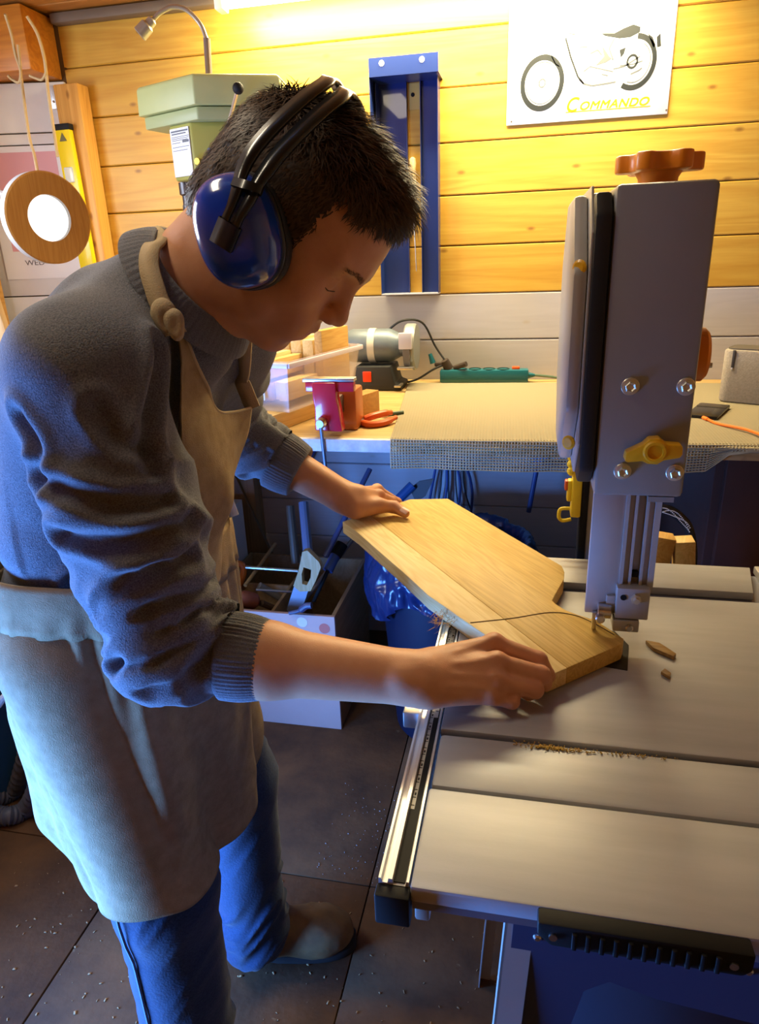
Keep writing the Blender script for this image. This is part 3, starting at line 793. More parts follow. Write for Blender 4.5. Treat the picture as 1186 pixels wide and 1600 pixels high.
# ------------------------------------------------------------------ rubber mesh mat on the bench
def mesh_mat():
    vs = []; fs = []; w = .0034; pitch = .0066
    x0, x1 = -.300, 1.15
    ys = [2.215]; 
    # path across the bench: flat, over the edge, hanging down
    path = []
    y = 2.225
    while y > 1.512: path.append((y, BT + .0022)); y -= pitch
    path += [(1.505, BT + .0012), (1.501, BT - .004)]
    z = BT - .004 - pitch
    while z > BT - .066: path.append((1.4995, z)); z -= pitch
    nx = int((x1 - x0) / pitch)
    def hang(x):      # lower edge is longer at the left end
        return max(0, min(1, (.43 - x) / .06)) * (1.0 if x < .10 else .9)
    P = []
    for j, (y, z) in enumerate(path):
        row = []
        for i in range(nx + 1):
            x = x0 + i * pitch
            zz, yy = z, y
            if z < BT and hang(x) < 1: zz = BT - (BT - z) * max(.12, hang(x)); 
            dx = -.080 * max(0, (y - 1.5) / .73) * max(0, 1 - i / 60.)
            yy += .004 * math.sin(x * 23) * (1 if z < BT - .01 else 0) + .003 * math.sin(x * 41 + j * .2) * (z < BT - .02)
            row.append((x + dx, yy, zz + (.0016 * (math.sin(x * 15 + y * 9) * .5 + .5) if z > BT else 0)))
        P.append(row)
    P = np.array(P); n, m, _ = P.shape
    def strip(line, side):
        b = len(vs); k = len(line)
        for q, s in zip(line, side):
            vs.extend([q - s, q + s, q + s + up * .0016, q - s + up * .0016])
        for t in range(k - 1):
            c = b + 4 * t
            for a0, a1 in ((0, 1), (1, 2), (2, 3), (3, 0)):
                fs.append((c + a0, c + a1, c + 4 + a1, c + 4 + a0))
    up = np.array([0, -.35, .94])
    for j in range(n):
        step = 6
        ln = P[j][::step] if (m - 1) % step == 0 else np.concatenate([P[j][::step], P[j][-1:]])
        side = np.tile(np.array([0, .8, .6]) * w * .5, (len(ln), 1)); strip(ln, side)
    for i in range(m):
        ln = P[:, i]; side = np.tile(np.array([1.0, 0, 0]) * w * .5, (n, 1)); strip(ln, side)
    return np_mesh('mesh_mat', vs, fs)
mm_ = mesh_mat()
mo = link_mesh('mesh_mat', mm_, mat('mat_beige_rubber', (.28, .235, .145), rough=.85), None, smooth=False)
tag(mo, 'beige open-mesh rubber mat draped over the front of the workbench', 'mat')

# ------------------------------------------------------------------ power strip, plug, cables
teal = mat('teal_plastic', (.010, .13, .17), rough=.35, coat=.2)
strip_ = thing('power_strip', 'teal four-socket power strip lying at the back of the workbench', 'power strip', (-.14, 2.27, BT))
MB().bbox((-.282, 2.25, BT + .0005), (.000, 2.295, BT + .042), .005).build('strip_body', teal, strip_)
dkt = mat('socket_dark', (.004, .05, .052), rough=.5)
for x in (-.215, -.170, -.125, -.080):
    MB().lathe([(.0205, 0), (.0205, .002), (.018, .003), (.017, -.001)], (x, 2.2715, BT + .0415), (0, 0, 1), 22).build('socket', dkt, strip_)
MB().bbox((-.052, 2.262, BT + .041), (-.028, 2.280, BT + .050), .002).build('rocker_switch', mat('switch_red', (.75, .10, .02), rough=.4), strip_)
MB().lathe([(.010, 0), (.007, .012), (.0045, .020)], (0, 2.272, BT + .022), (1, 0, 0), 14).build('cable_boot', teal, strip_)
green_cab = mat('green_cable', (.10, .16, .11), rough=.5)
blk_cab = mat('black_cable', (.012, .012, .013), rough=.5)
o = MB().tube(spline([(.018, 2.272, BT + .022), (.06, 2.28, BT + .017), (.13, 2.288, BT + .008), (.30, 2.29, BT + .006)], 8), .004, 8).build('strip_cable', green_cab, strip_)
plug = thing('plug', 'black angled mains plug pushed into the end of the teal power strip', 'plug', (-.268, 2.268, BT + .042))
pm_ = mat('plug_dark', (.05, .035, .028), rough=.45)
MB().cyl((-.255, 2.270, BT + .0440), (-.268, 2.262, BT + .072), .016, .013, 14).build('plug_body', pm_, plug)
MB().bbox((-.300, 2.255, BT + .052), (-.262, 2.272, BT + .066), .004).build('plug_neck', pm_, plug)
o = MB().cyl((-.236, 2.266, BT + .047), (-.196, 2.250, BT + .062), .0085, .0085, 12).build('plug', pm_); tag(o, 'slim dark plug lying across the sockets of the teal power strip', 'plug')
o = MB().cyl((-.308, 2.285, BT + .060), (-.318, 2.283, BT + .090), .010, .006, 12).build('cable_grip', teal); tag(o, 'small teal cable grip leaning at the end of the power strip', 'cable grip')

# ------------------------------------------------------------------ bench grinder
gr = thing('bench_grinder', 'grey-blue bench grinder on a black base with a red switch', 'bench grinder', (-.46, 2.185, BT))
gb = mat('grinder_blue_grey', (.17, .21, .25), rough=.45, metal=.3, var=.2, vscale=20)
gk = mat('grinder_black', (.022, .022, .022), rough=.5)
gy = 2.185
MB().prism([(-.560, BT + .0005), (-.385, BT + .0005), (-.385, BT + .015), (-.405, BT + .022), (-.418, BT + .075), (-.530, BT + .075), (-.545, BT + .022), (-.560, BT + .015)], 'y', gy - .075, gy + .06).build('grinder_base', gk, gr, bevel=.004)
MB().bbox((-.505, gy - .079, BT + .028), (-.478, gy - .072, BT + .060), .002).build('switch', mat('grinder_red', (.78, .05, .01), rough=.35), gr)
MB().lathe([(.022, -.10), (.040, -.095), (.052, -.07), (.052, .05), (.040, .075), (.034, .085), (.034, .11)], (-.480, gy, BT + .130), (1, 0, 0), 30).build('motor_housing', gb, gr)
MB().lathe([(.0535, -.010), (.0535, .012)], (-.485, gy, BT + .130), (1, 0, 0), 30).build('motor_strap', mat('strap_pale', (.62, .60, .50), rough=.5), gr)
for x0, sgn in ((-.368, 1), (-.600, -1)):
    MB().lathe([(.030, -.017), (.068, -.017), (.071, -.012), (.071, .012), (.068, .017), (.030, .019)], (x0 + .006, gy, BT + .125), (1, 0, 0), 34).build('wheel_guard', mat('guard_grey', (.34, .36, .36), rough=.4, metal=.5), gr)
    MB().lathe([(.015, -.010), (.064, -.010), (.064, .010), (.015, .010)], (x0 + .002, gy - .018, BT + .120), (1, 0, 0), 30).build('grinding_wheel', mat('wheel_stone', (.16, .15, .14), rough=.9), gr)
MB().bbox((-.388, gy - .086, BT + .128), (-.348, gy - .070, BT + .176), .002).build('spark_shield', mat('shield_pale', (.66, .66, .72), rough=.3), gr)
MB().bbox((-.392, gy - .100, BT + .068), (-.342, gy - .066, BT + .076), .002).build('tool_rest', steel, gr)
MB().bbox((-.405, gy - .085, BT + .012), (-.385, gy - .030, BT + .018), .001).build('rest_bracket', steel, gr)
MB().tube(spline([(-.46, gy + .05, BT + .16), (-.40, 2.23, BT + .20), (-.34, 2.27, BT + .19), (-.30, 2.28, BT + .115), (-.265, 2.268, BT + .068)], 8), .0035, 8).build('mains_cable', blk_cab, gr)
o = MB().tube(spline([(-.262, 2.262, BT + .060), (-.30, 2.25, BT + .046), (-.36, 2.24, BT + .012), (-.42, 2.23, BT + .005), (-.52, 2.25, BT + .005)], 8), .0035, 8).build('cable', blk_cab)
tag(o, 'thin black cable looping from the plug behind the bench grinder', 'cable')

# ------------------------------------------------------------------ clear plastic box with wood offcuts
PR = math.radians(-28)
def prot(cx, cy, a):
    return Matrix.Translation((cx, cy, 0)) @ Matrix.Rotation(a, 4, 'Z')
clear = mat('cloudy_clear_plastic', (.80, .78, .84), rough=.22, alpha=.26, spec=.5)
_nc = at_z(452, 645, BT + .045)
_ca, _sa = math.cos(math.radians(75)), math.sin(math.radians(75))
_lx, _ly = -.36 / 2 + .018, -.24 / 2 + .018
box_x, box_y = float(_nc[0] - (_lx * _ca - _ly * _sa)), float(_nc[1] - (_lx * _sa + _ly * _ca))
ba = math.atan2(.66, .40)                     # long side runs away to the right
Mb = prot(box_x, box_y, math.radians(75))
pb = thing('storage_box', 'clear plastic storage box full of wood offcuts on the workbench', 'storage box', (box_x, box_y, BT + .045))
def tray(L, W, h, z0, t=.0025, flare=.018):
    """open box; long axis x"""
    mb = MB(Mb)
    def ringv(l, w, z): return [(-l, -w, z), (l, -w, z), (l, w, z), (-l, w, z)]
    lo = ringv(L / 2 - flare, W / 2 - flare, z0); hi = ringv(L / 2, W / 2, z0 + h)
    li = ringv(L / 2 - flare - t, W / 2 - flare - t, z0 + t); hi_i = ringv(L / 2 - t, W / 2 - t, z0 + h)
    vs = lo + hi + hi_i + li
    fs = [(3, 2, 1, 0)] + [(i, (i + 1) % 4, 4 + (i + 1) % 4, 4 + i) for i in range(4)] + [(4 + i, 4 + (i + 1) % 4, 8 + (i + 1) % 4, 8 + i) for i in range(4)] + \
         [(8 + i, 8 + (i + 1) % 4, 12 + (i + 1) % 4, 12 + i) for i in range(4)] + [(12, 13, 14, 15)]
    return mb.add(vs, fs)
bzz = BT + .045
tray(.36, .24, .125, bzz).build('box_body', clear, pb, smooth=False)
rm = MB(Mb)
L2, W2, zr = .184, .124, bzz + .122
for a, b in (((-L2, -W2 - .004), (L2, -W2 + .004)), ((-L2, W2 - .004), (L2, W2 + .004)), ((-L2 - .004, -W2), (-L2 + .004, W2)), ((L2 - .004, -W2), (L2 + .004, W2))):
    rm.bbox((a[0], a[1], zr - .012), (b[0], b[1], zr), .002)
for rb in range(1): rm.build('box_rim', mat('cloudy_rim', (.72, .68, .78), rough=.3, alpha=.75), pb)
lb = MB(Mb).box((-.1785, -.045, bzz + .030), (-.1755, .085, bzz + .100)).build('paper_label', mat('label_pale_blue', (.62, .70, .82), rough=.6), pb)
MB(Mb).box((-.1795, -.038, bzz + .034), (-.1784, -.022, bzz + .052)).build('label_barcode', mat('label_ink', (.12, .14, .22), rough=.6), lb)
# the offcuts, each a block of its own
ow = [wood('offcut_a', (.74, .52, .20), (.62, .40, .12), 'x', 2, knots=False, rot=-math.radians(75)), wood('offcut_b', (.60, .36, .10), (.50, .27, .06), 'x', 2, knots=False, rot=-math.radians(75)), wood('offcut_c', (.80, .62, .32), (.70, .50, .20), 'x', 2, knots=False, rot=-math.radians(75))]
def block(M, a, b, m, label, group='offcuts in the plastic box'):
    o = MB(M).bbox(a, b, .0012).build('wood_offcut', m); tag(o, label, 'wood block', group); return o
for i in range(7):
    v0 = .094 - i * .026
    for j in range(2):
        if i > 4 and j == 1: continue
        l0 = -.140 + .012 * ((i * 7) % 3)
        block(Mb, (l0, v0 - .020, bzz + .010 + j * .055 + .002 * i), (l0 + .15, v0 + .002, bzz + .062 + j * .055 + .003 * ((i * 5) % 4)), ow[(i + 2 * j) % 3],
              ('upper' if j else 'lower') + ' slat, ' + ORD[i] + ' from the left in the near end of the plastic box')
block(Mb, (.020, -.095, bzz + .006), (.160, -.072, bzz + .175), ow[1], 'tall broad board standing along the right side of the plastic box')
for i in range(4):
    block(Mb, (.030, -.060 + i * .037, bzz + .006), (.155, -.028 + i * .037, bzz + .150 + .006 * (i % 2)), ow[(i + 1) % 3 if i else 2], ORD[3 - i] + ' thick wooden block in the far end of the plastic box, from the left')
# timber lying under the box
und = wood('beam_pine', (.70, .48, .17), (.58, .36, .10), 'x', 1.5, knots=False, rot=-math.radians(75))
o = MB(Mb).bbox((-.235, -.080, BT + .0005), (.17, .020, BT + .044), .002).build('wooden_beam', und); tag(o, 'short pine beam lying under the plastic box near the bench edge', 'wood block')
o = MB(Mb).bbox((-.215, .030, BT + .0005), (.16, .085, BT + .044), .002).build('wooden_beam', mat('dark_bar', (.10, .08, .06), rough=.6)); tag(o, 'dark bar lying under the left side of the plastic box', 'bar')

# ------------------------------------------------------------------ red vice
red = mat('vice_red_paint', (.42, .012, .030), rough=.25, coat=.4)
vc = thing('bench_vice', 'bright red bench vice clamped at the front edge of the workbench', 'vice', (-.455, 1.58, BT))
vy = 1.545
MB().prism([(-.486, 1.000), (-.484, 1.055), (-.487, 1.075), (-.487, 1.113), (-.430, 1.113), (-.430, 1.075), (-.426, 1.055), (-.419, .998)], 'y', vy - .022, vy + .012).build('front_jaw', red, vc, bevel=.004)
MB().bbox((-.506, vy - .012, 1.090), (-.390, vy + .012, 1.113), .003).build('jaw_wing', red, vc)
MB().bbox((-.510, vy - .014, 1.1135), (-.388, vy - .002, 1.1215), .001).build('jaw_plate', steel, vc)
MB().bbox((-.510, vy + .004, 1.1135), (-.388, vy + .014, 1.1215), .001).build('jaw_plate', steel, vc)
MB().bbox((-.500, vy + .045, BT + .001), (-.400, vy + .12, 1.085), .006).build('rear_jaw', mat('vice_orange', (.45, .13, .03), rough=.4), vc)
MB().bbox((-.475, vy + .006, 1.030), (-.430, vy + .10, 1.075), .004).build('slide_bar', mat('vice_dark', (.10, .05, .04), rough=.5), vc)
MB().lathe([(.013, 0), (.013, .012), (.009, .018), (.009, .024)], (-.466, vy - .022, 1.022), (0, -1, 0), 18).build('screw_head', steel, vc)
MB().cyl((-.466, vy - .040, 1.030), (-.458, vy - .040, .868), .0045, seg=12).build('handle_bar', mat('blued_steel', (.16, .20, .30), rough=.3, metal=.8), vc)
MB().sphere((-.458, vy - .040, .866), .0065, 10).build('handle_end', steel, vc)
o = MB(prot(-.425, 1.765, math.radians(70))).bbox((-.050, -.020, BT + .0005), (.050, .020, BT + .060), .002).build('wood_offcut', wood('block_orange', (.50, .25, .06), (.40, .18, .04), 'x', knots=False)); tag(o, 'orange-brown wood block standing behind the red vice', 'wood block')
# orange handled pliers
pl2 = thing('pliers', 'pliers with orange grips lying on the workbench beside the red vice', 'pliers', (-.36, 1.66, BT))
op = mat('plier_orange', (.62, .10, .01), rough=.4)
z = BT + .009
MB().tube(spline([(-.400, 1.640, z), (-.375, 1.622, z), (-.345, 1.640, z), (-.322, 1.685, z + .004)], 6), [.005] + [.0085] * 15 + [.006] * 3, 10).build('grip', op, pl2)
MB().tube(spline([(-.398, 1.655, z + .004), (-.380, 1.665, z + .010), (-.358, 1.690, z + .012), (-.340, 1.715, z + .010)], 6), [.005] + [.0090] * 15 + [.007] * 3, 10).build('grip', op, pl2)
MB().bbox((-.425, 1.636, z - .005), (-.396, 1.664, z + .008), .003).build('jaw', mat('plier_steel', (.12, .11, .10), rough=.4, metal=.7), pl2)
o = MB().cyl((-.365, 1.735, BT + .008), (-.318, 1.765, BT + .008), .006, seg=12).build('drill_bit_holder', mat('bit_green', (.06, .09, .05), rough=.4)); tag(o, 'small dark green bit holder lying on the bench behind the pliers', 'bit holder')

# ------------------------------------------------------------------ phone, orange cable, fabric case
ph = thing('phone', 'black phone charging on the mesh mat at the right of the bench', 'phone', (.43, 1.78, BT + .005))
Mp = prot(.437, 1.812, math.radians(66))
MB(Mp).bbox((-.076, -.036, BT + .0055), (.076, .036, BT + .0135), .003).build('phone_body', mat('phone_black', (.012, .011, .011), rough=.25), ph)
MB(Mp).bbox((.030, -.034, BT + .0132), (.072, .034, BT + .0142), .0004).build('camera_band', mat('phone_band', (.035, .028, .022), rough=.35), ph)
oc = mat('orange_cable_rubber', (.80, .16, .012), rough=.4)
cbl = thing('charging_cable', 'bright orange charging cable trailing off the edge of the bench from the phone', 'cable', (.45, 1.73, BT))
p0 = Mp @ Vector((-.080, -.006, BT + .0095))
MB().tube([p0 + Vector((0, 0, 0)), p0 + Vector((.006, -.020, 0))], .0045, 10).build('connector', oc, cbl)
MB().tube(spline([p0 + Vector((.006, -.020, 0)), p0 + Vector((.02, -.06, -.001)), (.475, 1.60, BT + .012), (.492, 1.515, BT + .008), (.505, 1.46, BT - .045), (.525, 1.40, BT - .14)], 8), .0033, 8).build('cord', oc, cbl)
case = thing('fabric_case', 'grey-beige felt zip case standing on the mesh mat at the right', 'case', (.56, 1.94, BT + .005))
felt = mat('felt_beige', (.36, .31, .25), rough=.95, color2=(.28, .24, .19), vscale=200, bump=.5, bscale=350)
Mc = prot(.585, 1.955, math.radians(-28))
def roundrect(hx, hy, r, n=6):
    pts = []
    for cx, cy, a0 in ((hx - r, hy - r, 0), (-hx + r, hy - r, 90), (-hx + r, -hy + r, 180), (hx - r, -hy + r, 270)):
        for i in range(n + 1):
            t = math.radians(a0 + 90 * i / n); pts.append((cx + r * math.cos(t), cy + r * math.sin(t)))
    return pts
MB(Mc).prism(roundrect(.085, .050, .026), 'z', BT + .006, BT + .140).build('case_body', felt, case, bevel=.006)
MB(Mc).prism(roundrect(.078, .043, .022), 'z', BT + .1395, BT + .143).build('zip_top', mat('zip_dark', (.09, .075, .06), rough=.7), case)
MB(Mc).bbox((-.060, -.0525, BT + .094), (-.053, -.0495, BT + .140), .001).build('zip_pull', mat('zip_tab', (.05, .04, .035), rough=.6), case)
MB(Mc).bbox((-.0595, -.0530, BT + .088), (-.0535, -.0500, BT + .096), .001).build('zip_end', steel, case)

# ------------------------------------------------------------------ pillar drill behind the man
drill = thing('pillar_drill', 'pale green pillar drill with a gooseneck lamp on the bench behind the man', 'drill press', (-.86, 2.0, BT))
pg = mat('drill_pale_green', (.40, .44, .19), rough=.45, var=.08, vscale=10)
def pxy(x, y, Y): q = at_y(x, y, Y); return (float(q[0]), float(q[1]))
cover = [pxy(212, 150, 1.935), pxy(303, 150, 1.845), pxy(440, 150, 1.93), pxy(455, 150, 2.05), (-.72, 2.17), (-.98, 2.17)]
zt_, zm_, zl_ = at_y(303, 117, 1.845)[2], at_y(303, 163, 1.845)[2], at_y(303, 189, 1.87)[2]
zh_ = at_y(300, 280, 1.88)[2]
def inset(p, k, c=(-.86, 2.0)): return [(c[0] + (x - c[0]) * k, c[1] + (y - c[1]) * k) for x, y in p]
mb = MB()
n = len(cover); lv = [(inset(cover, 1.0), zm_), (inset(cover, .985), zt_), (inset(cover, .95), zt_ + .006)]
vs = [(x, y, z) for pl, z in lv for x, y in pl]
mb.add(vs, [tuple(range(n))[::-1], tuple(range(2 * n, 3 * n))] + [(j * n + i, j * n + (i + 1) % n, (j + 1) * n + (i + 1) % n, (j + 1) * n + i) for j in range(2) for i in range(n)])
mb.build('belt_cover', pg, drill, bevel=.005)
MB().prism(inset(cover, .93), 'z', zl_, zm_ - .002).build('cover_base', mat('drill_base_green', (.33, .38, .18), rough=.45), drill, bevel=.004)
hb_ = [pxy(268, 230, 1.915), pxy(301, 230, 1.880), pxy(400, 230, 1.93), pxy(410, 230, 2.04), (-.80, 2.10), (-.93, 2.10)]
MB().prism(hb_, 'z', zh_, zl_ + .001).build('drill_head', mat('drill_olive', (.34, .33, .07), rough=.45), drill, bevel=.006)
a = Vector((*hb_[0], 0)); b = Vector((*hb_[1], 0)); nrm_ = Vector((-(b - a).y * -1, -(b - a).x, 0)).normalized()
nrm_ = Vector(((b - a).y, -(b - a).x, 0)).normalized()
def plate(t0, t1, z0, z1, d0, d1):
    P0 = a + (b - a) * t0; P1 = a + (b - a) * t1
    vs = [(P + nrm_ * d).to_tuple()[:2] + (z,) for z in (z0, z1) for P, d in ((P0, d0), (P1, d0), (P1, d1), (P0, d1))]
    return MB().add(vs, [(3, 2, 1, 0), (4, 5, 6, 7), (0, 1, 5, 4), (1, 2, 6, 5), (2, 3, 7, 6), (3, 0, 4, 7)])
lp = plate(.05, .93, 1.598, 1.712, .0005, .003).build('label_plate', mat('label_plate_white', (.74, .78, .88), rough=.4), drill, smooth=False)
li_ = mat('label_print', (.10, .11, .13), rough=.5)
for i, (t0, t1, z, h) in enumerate(((.1, .9, 1.705, .004), (.12, .8, 1.699, .003), (.1, .92, 1.692, .0015), (.1, .9, 1.688, .0015), (.1, .85, 1.684, .0015), (.6, .9, 1.680, .006), (.1, .5, 1.678, .0015), (.1, .9, 1.668, .0015), (.1, .8, 1.660, .0015))):
    plate(t0, t1, z - h / 2, z + h / 2, .003, .0034).build('label_line', li_, lp, smooth=False)
MB().lathe([(.022, 0), (.022, -.03), (.016, -.034), (.016, -.055), (.018, -.058), (.018, -.075), (.008, -.105), (.003, -.125)], (*pxy(292, 290, 1.95), zh_), (0, 0, 1), 20).build('chuck', mat('chuck_dark', (.10, .10, .11), rough=.35, metal=.8), drill)
MB().cyl((-.82, 2.10, BT), (-.82, 2.10, zl_), .036, seg=20).build('pillar', mat('pillar_steel', (.5, .5, .5), rough=.3, metal=.9), drill)
MB().bbox((-.95, 1.95, BT), (-.70, 2.20, BT + .03), .006).build('base_plate', pg, drill)
hv = at_y(372, 138, 1.80); hv2 = Vector(at_y(358, 190, 1.86))
MB().sphere(hv, .0135, 16).build('lever_ball', rail_black, drill)
MB().cyl(hv, hv2 + (hv2 - Vector(hv)) * .8, .0045, seg=10).build('lever_rod', steel, drill)
MB().bbox((pxy(325, 230, 1.89)[0], 1.882, 1.620), (pxy(325, 230, 1.89)[0] + .03, 1.91, 1.66), .003).build('switch_block', mat('drill_switch_blue', (.07, .20, .38), rough=.4), drill)
MB().cyl((pxy(314, 250, 1.885)[0], 1.895, 1.628), (pxy(314, 250, 1.885)[0] - .004, 1.868, 1.628), .008, seg=12).build('brass_knob', mat('brass', (.5, .34, .05), rough=.35, metal=.8), drill)
lm = Vector(at_y(326, 115, 1.95))
gm = mat('gooseneck_steel', (.30, .26, .22), rough=.4, metal=.5)
MB().lathe([(.022, 0), (.020, .004), (.008, .006)], (lm.x, lm.y, zt_ + .0055), (0, 0, 1), 18).build('lamp_foot', mat('lamp_foot_pale', (.65, .62, .48), rough=.5), drill)
pts = [at_y(326, 112, 1.95), at_y(323, 62, 1.95), at_y(313, 38, 1.95), at_y(292, 16, 1.94), at_y(270, 11, 1.93), at_y(250, 20, 1.92), at_y(240, 30, 1.915)]
MB().cyl((lm.x, lm.y, zt_ + .008), tuple(at_y(323, 60, 1.95)), .0090, .0090, 12).build('lamp_sleeve', mat('lamp_sleeve_brown', (.16, .11, .09), rough=.5), drill)
MB().tube(spline(pts[1:], 8), .0055, 10).build('gooseneck', gm, drill)
e0 = Vector(at_y(240, 30, 1.915)); e1 = Vector(at_y(220, 52, 1.905))
MB().lathe([(.006, 0), (.012, .004), (.012, .018), (.017, .022), (.018, .050), (.014, .052)], e0, e1 - e0, 16).build('lamp_head', gm, drill)

# ------------------------------------------------------------------ left corner: poster, level, ring, cords
poster = thing('poster', 'pink and white poster pinned to the white boards in the left corner', 'poster', lw(.2, .02, 1.33))
lbox(MB(), .028, .30, .0172, .0180, 1.347, 1.762).build('poster_sheet', mat('poster_white', (.80, .80, .83), rough=.5), poster, smooth=False)
lbox(MB(), .056, .262, .0181, .0185, 1.438, 1.744).build('poster_pink', mat('poster_pink', (.72, .36, .40), rough=.5), poster, smooth=False)
me = text_mesh('WED', .024, 0, .0002)
for v in me.vertices:
    u, w_, d = v.co; v.co = Vector(lw(.228 - u * 1.25, .0184 + d, 1.392 + w_))
me.materials.clear(); me.materials.append(mat('poster_ink', (.10, .09, .10), rough=.6))
ot = bpy.data.objects.new('poster_lettering', me); col.objects.link(ot); parent_to(ot, poster)
flw = []
for (s, z, r, a0) in ((.165, 1.60, .030, .5), (.120, 1.605, .018, 2.2)):
    mbp = MB()
    for i in range(4):
        t = a0 + i * 1.2; pts2 = []
        for j in range(12):
            q = 2 * math.pi * j / 12; uu = r * (.55 + .45 * math.cos(q)); vv = r * .28 * math.sin(q)
            pts2.append(lw(s + uu * math.cos(t) - vv * math.sin(t), .0187 + .0003 * i, z + uu * math.sin(t) + vv * math.cos(t)))
        if i % 2 == 0: mbp = MB(); mbp.add(pts2, [tuple(range(12))]); mbp.build('printed_leaf', mat('poster_leaf', (.35, .33, .34), rough=.6), poster, smooth=False)
lvl = thing('spirit_level', 'yellow aluminium spirit level standing upright against the corner post', 'spirit level', (-1.47, 2.245, 1.2))
Ml = Matrix.Translation((-1.478, 2.245, 1.22)) @ Matrix.Rotation(math.radians(-1.0), 4, 'Y')
MB(Ml).bbox((-.026, -.011, 0), (.026, .011, .585), .002).build('level_body', mat('level_yellow', (.82, .62, .01), rough=.35, coat=.2), lvl)
MB(Ml).bbox((-.029, -.013, .572), (.029, .013, .590), .002).build('end_cap', rail_black, lvl)
MB(Ml).bbox((-.016, -.0135, .420), (.016, -.010, .465), .004).build('vial_window', mat('vial_pale', (.70, .72, .62), rough=.2), lvl)
MB(Ml).prism([(-.013, .540), (.013, .540), (.0, .565)], 'y', -.0125, -.0105).build('level_mark', mat('level_print', (.12, .10, .02), rough=.5), lvl, smooth=False)
br = MB(); q = lw(-.005, .02, 0)
o = thing('metal_bracket', 'small slotted zinc bracket at the top of the white boards', 'bracket', lw(.04, .03, 1.86))
lbox(MB(), .020, .040, .022, .025, 1.865, 1.930).build('bracket_plate', mat('zinc_plate', (.60, .66, .72), rough=.35, metal=.6), o, bevel=.001)
pp = Vector(lw(.030, .0252, 1.885)); MB().sphere(pp, .004, 8).build('bracket_screw', steel, o)
# hanging round plywood ring with a lens
rc_ = Vector(at_y(78, 341, 1.75))
rn = (Vector((0, 0, CAM_H)) - rc_).normalized(); rn = (Matrix.Rotation(math.radians(26), 4, 'Z') @ rn + Vector((0, 0, .02))).normalized()
mag = thing('magnifier_ring', 'round plywood-faced magnifier whose lens has an added glow, hanging in the left corner', 'magnifier', rc_)
ply = wood('ring_plywood', (.48, .25, .06), (.40, .19, .04), 'z', 2, knots=False)
RO, RI = .113, .057
MB().lathe([(RI, .0), (RO - .004, .0), (RO, -.003)], rc_, rn, 56, caps=False).build('ring_face', ply, mag)
MB().lathe([(RO, -.003), (RO, -.030), (RI, -.030), (RI, 0)], rc_, rn, 56, caps=False).build('ring_edge', mat('ring_edge_grey', (.42, .44, .46), rough=.5), mag)
MB().lathe([(.0001, -.010), (.03, -.0102), (RI, -.014), (RI, -.018), (.03, -.0215), (.0001, -.022)], rc_, rn, 40, caps=False).build('lens', mat('lens_added_glow', (.9, .9, .9), rough=.1, emit=(1.0, .98, .95), estr=1.1), mag)  # emission put in for the bright backdrop seen through the lens
arm0 = rc_ - rn * .03
arm1 = rc_ - rn * .016 + Vector((-.10, -.01, .06))
MB().tube(spline([arm1, arm1 + Vector((-.14, .0, .035)), (-1.68, 1.76, 1.612), (-1.785, 1.78, 1.625)], 6), .009, 10).build('swing_arm', mat('arm_pale', (.40, .38, .38), rough=.5), mag)
# cords
rope = mat('hemp_cord', (.46, .34, .18), rough=.9)
def cord(pts, label, r=.004):
    o = MB().tube(spline([at_y(x, y, Y) for x, y, Y in pts], 7), r, 8).build('rope', rope); tag(o, label, 'cord', 'cords in the left corner')
cord([(8, 22, 2.02), (18, 55, 2.05), (24, 85, 2.06), (32, 110, 2.06), (30, 128, 2.06), (20, 125, 2.06), (12, 118, 2.05)], 'tan cord looped over the beam at the far left edge')
cord([(28, 70, 2.06), (31, 95, 2.06), (34, 128, 2.06), (45, 210, 1.98), (53, 240, 1.9), (60, 275, 1.745)], 'tan cord running down to the top of the round ring')
cord([(42, 25, 2.03), (58, 52, 2.05), (68, 85, 2.06), (72, 112, 2.06), (76, 150, 2.05), (85, 210, 2.05), (90, 245, 2.05)], 'tan cord hanging in front of the yellow spirit level', .0045)
cord([(66, 80, 2.06), (72, 108, 2.055), (66, 124, 2.055), (55, 122, 2.055), (46, 118, 2.055)], 'short tan cord end curling back over the beam', .0035)
# plank leaning at the far left
o = MB(Matrix.Translation((at_y(4, 450, 1.60)[0], 1.60, BT)) @ Matrix.Rotation(math.radians(-7), 4, 'Y')).bbox((-.06, -.010, .004), (.020, .010, .40), .003).build('leaning_plank', wood('plank_pale', (.70, .52, .30), (.60, .40, .20), 'z', 1)); tag(o, 'pale knotty plank leaning at the far left edge behind the man', 'plank')

# ------------------------------------------------------------------ below the bench
crate = thing('tool_crate', 'open wooden tool crate with pink dots on its front under the bench', 'crate', (-.74, 1.92, 0))
cw = wood('crate_side', (.34, .21, .10), (.26, .15, .06), 'y', knots=False)
pink_w = mat('crate_pink_white', (.60, .42, .36), rough=.6, var=.06, vscale=12)
CT, CX0, CX1, CY0, CY1 = .396, -.955, -.527, 1.715, 2.135
MB().bbox((CX0, CY0, .0), (CX1, CY0 + .012, CT), .001).build('front_panel', pink_w, crate)
for x in (CX0, CX1 - .012):
    MB().bbox((x, CY0 + .0125, .0), (x + .012, CY1, CT), .001).build('side_panel', cw, crate)
MB().bbox((CX0 + .0125, CY1 - .012, .0), (CX1 - .0125, CY1, CT), .001).build('back_panel', cw, crate)
MB().bbox((CX0 + .0125, CY0 + .0125, .0), (CX1 - .0125, CY1 - .0125, .012), .001).build('crate_bottom', cw, crate)
MB().bbox((-.742, CY0 + .0125, .0125), (-.732, CY1 - .0125, CT - .02), .001).build('divider', cw, crate)
MB().bbox((CX0 + .0125, 1.93, .0125), (-.7425, 1.94, CT - .02), .001).build('divider', cw, crate)
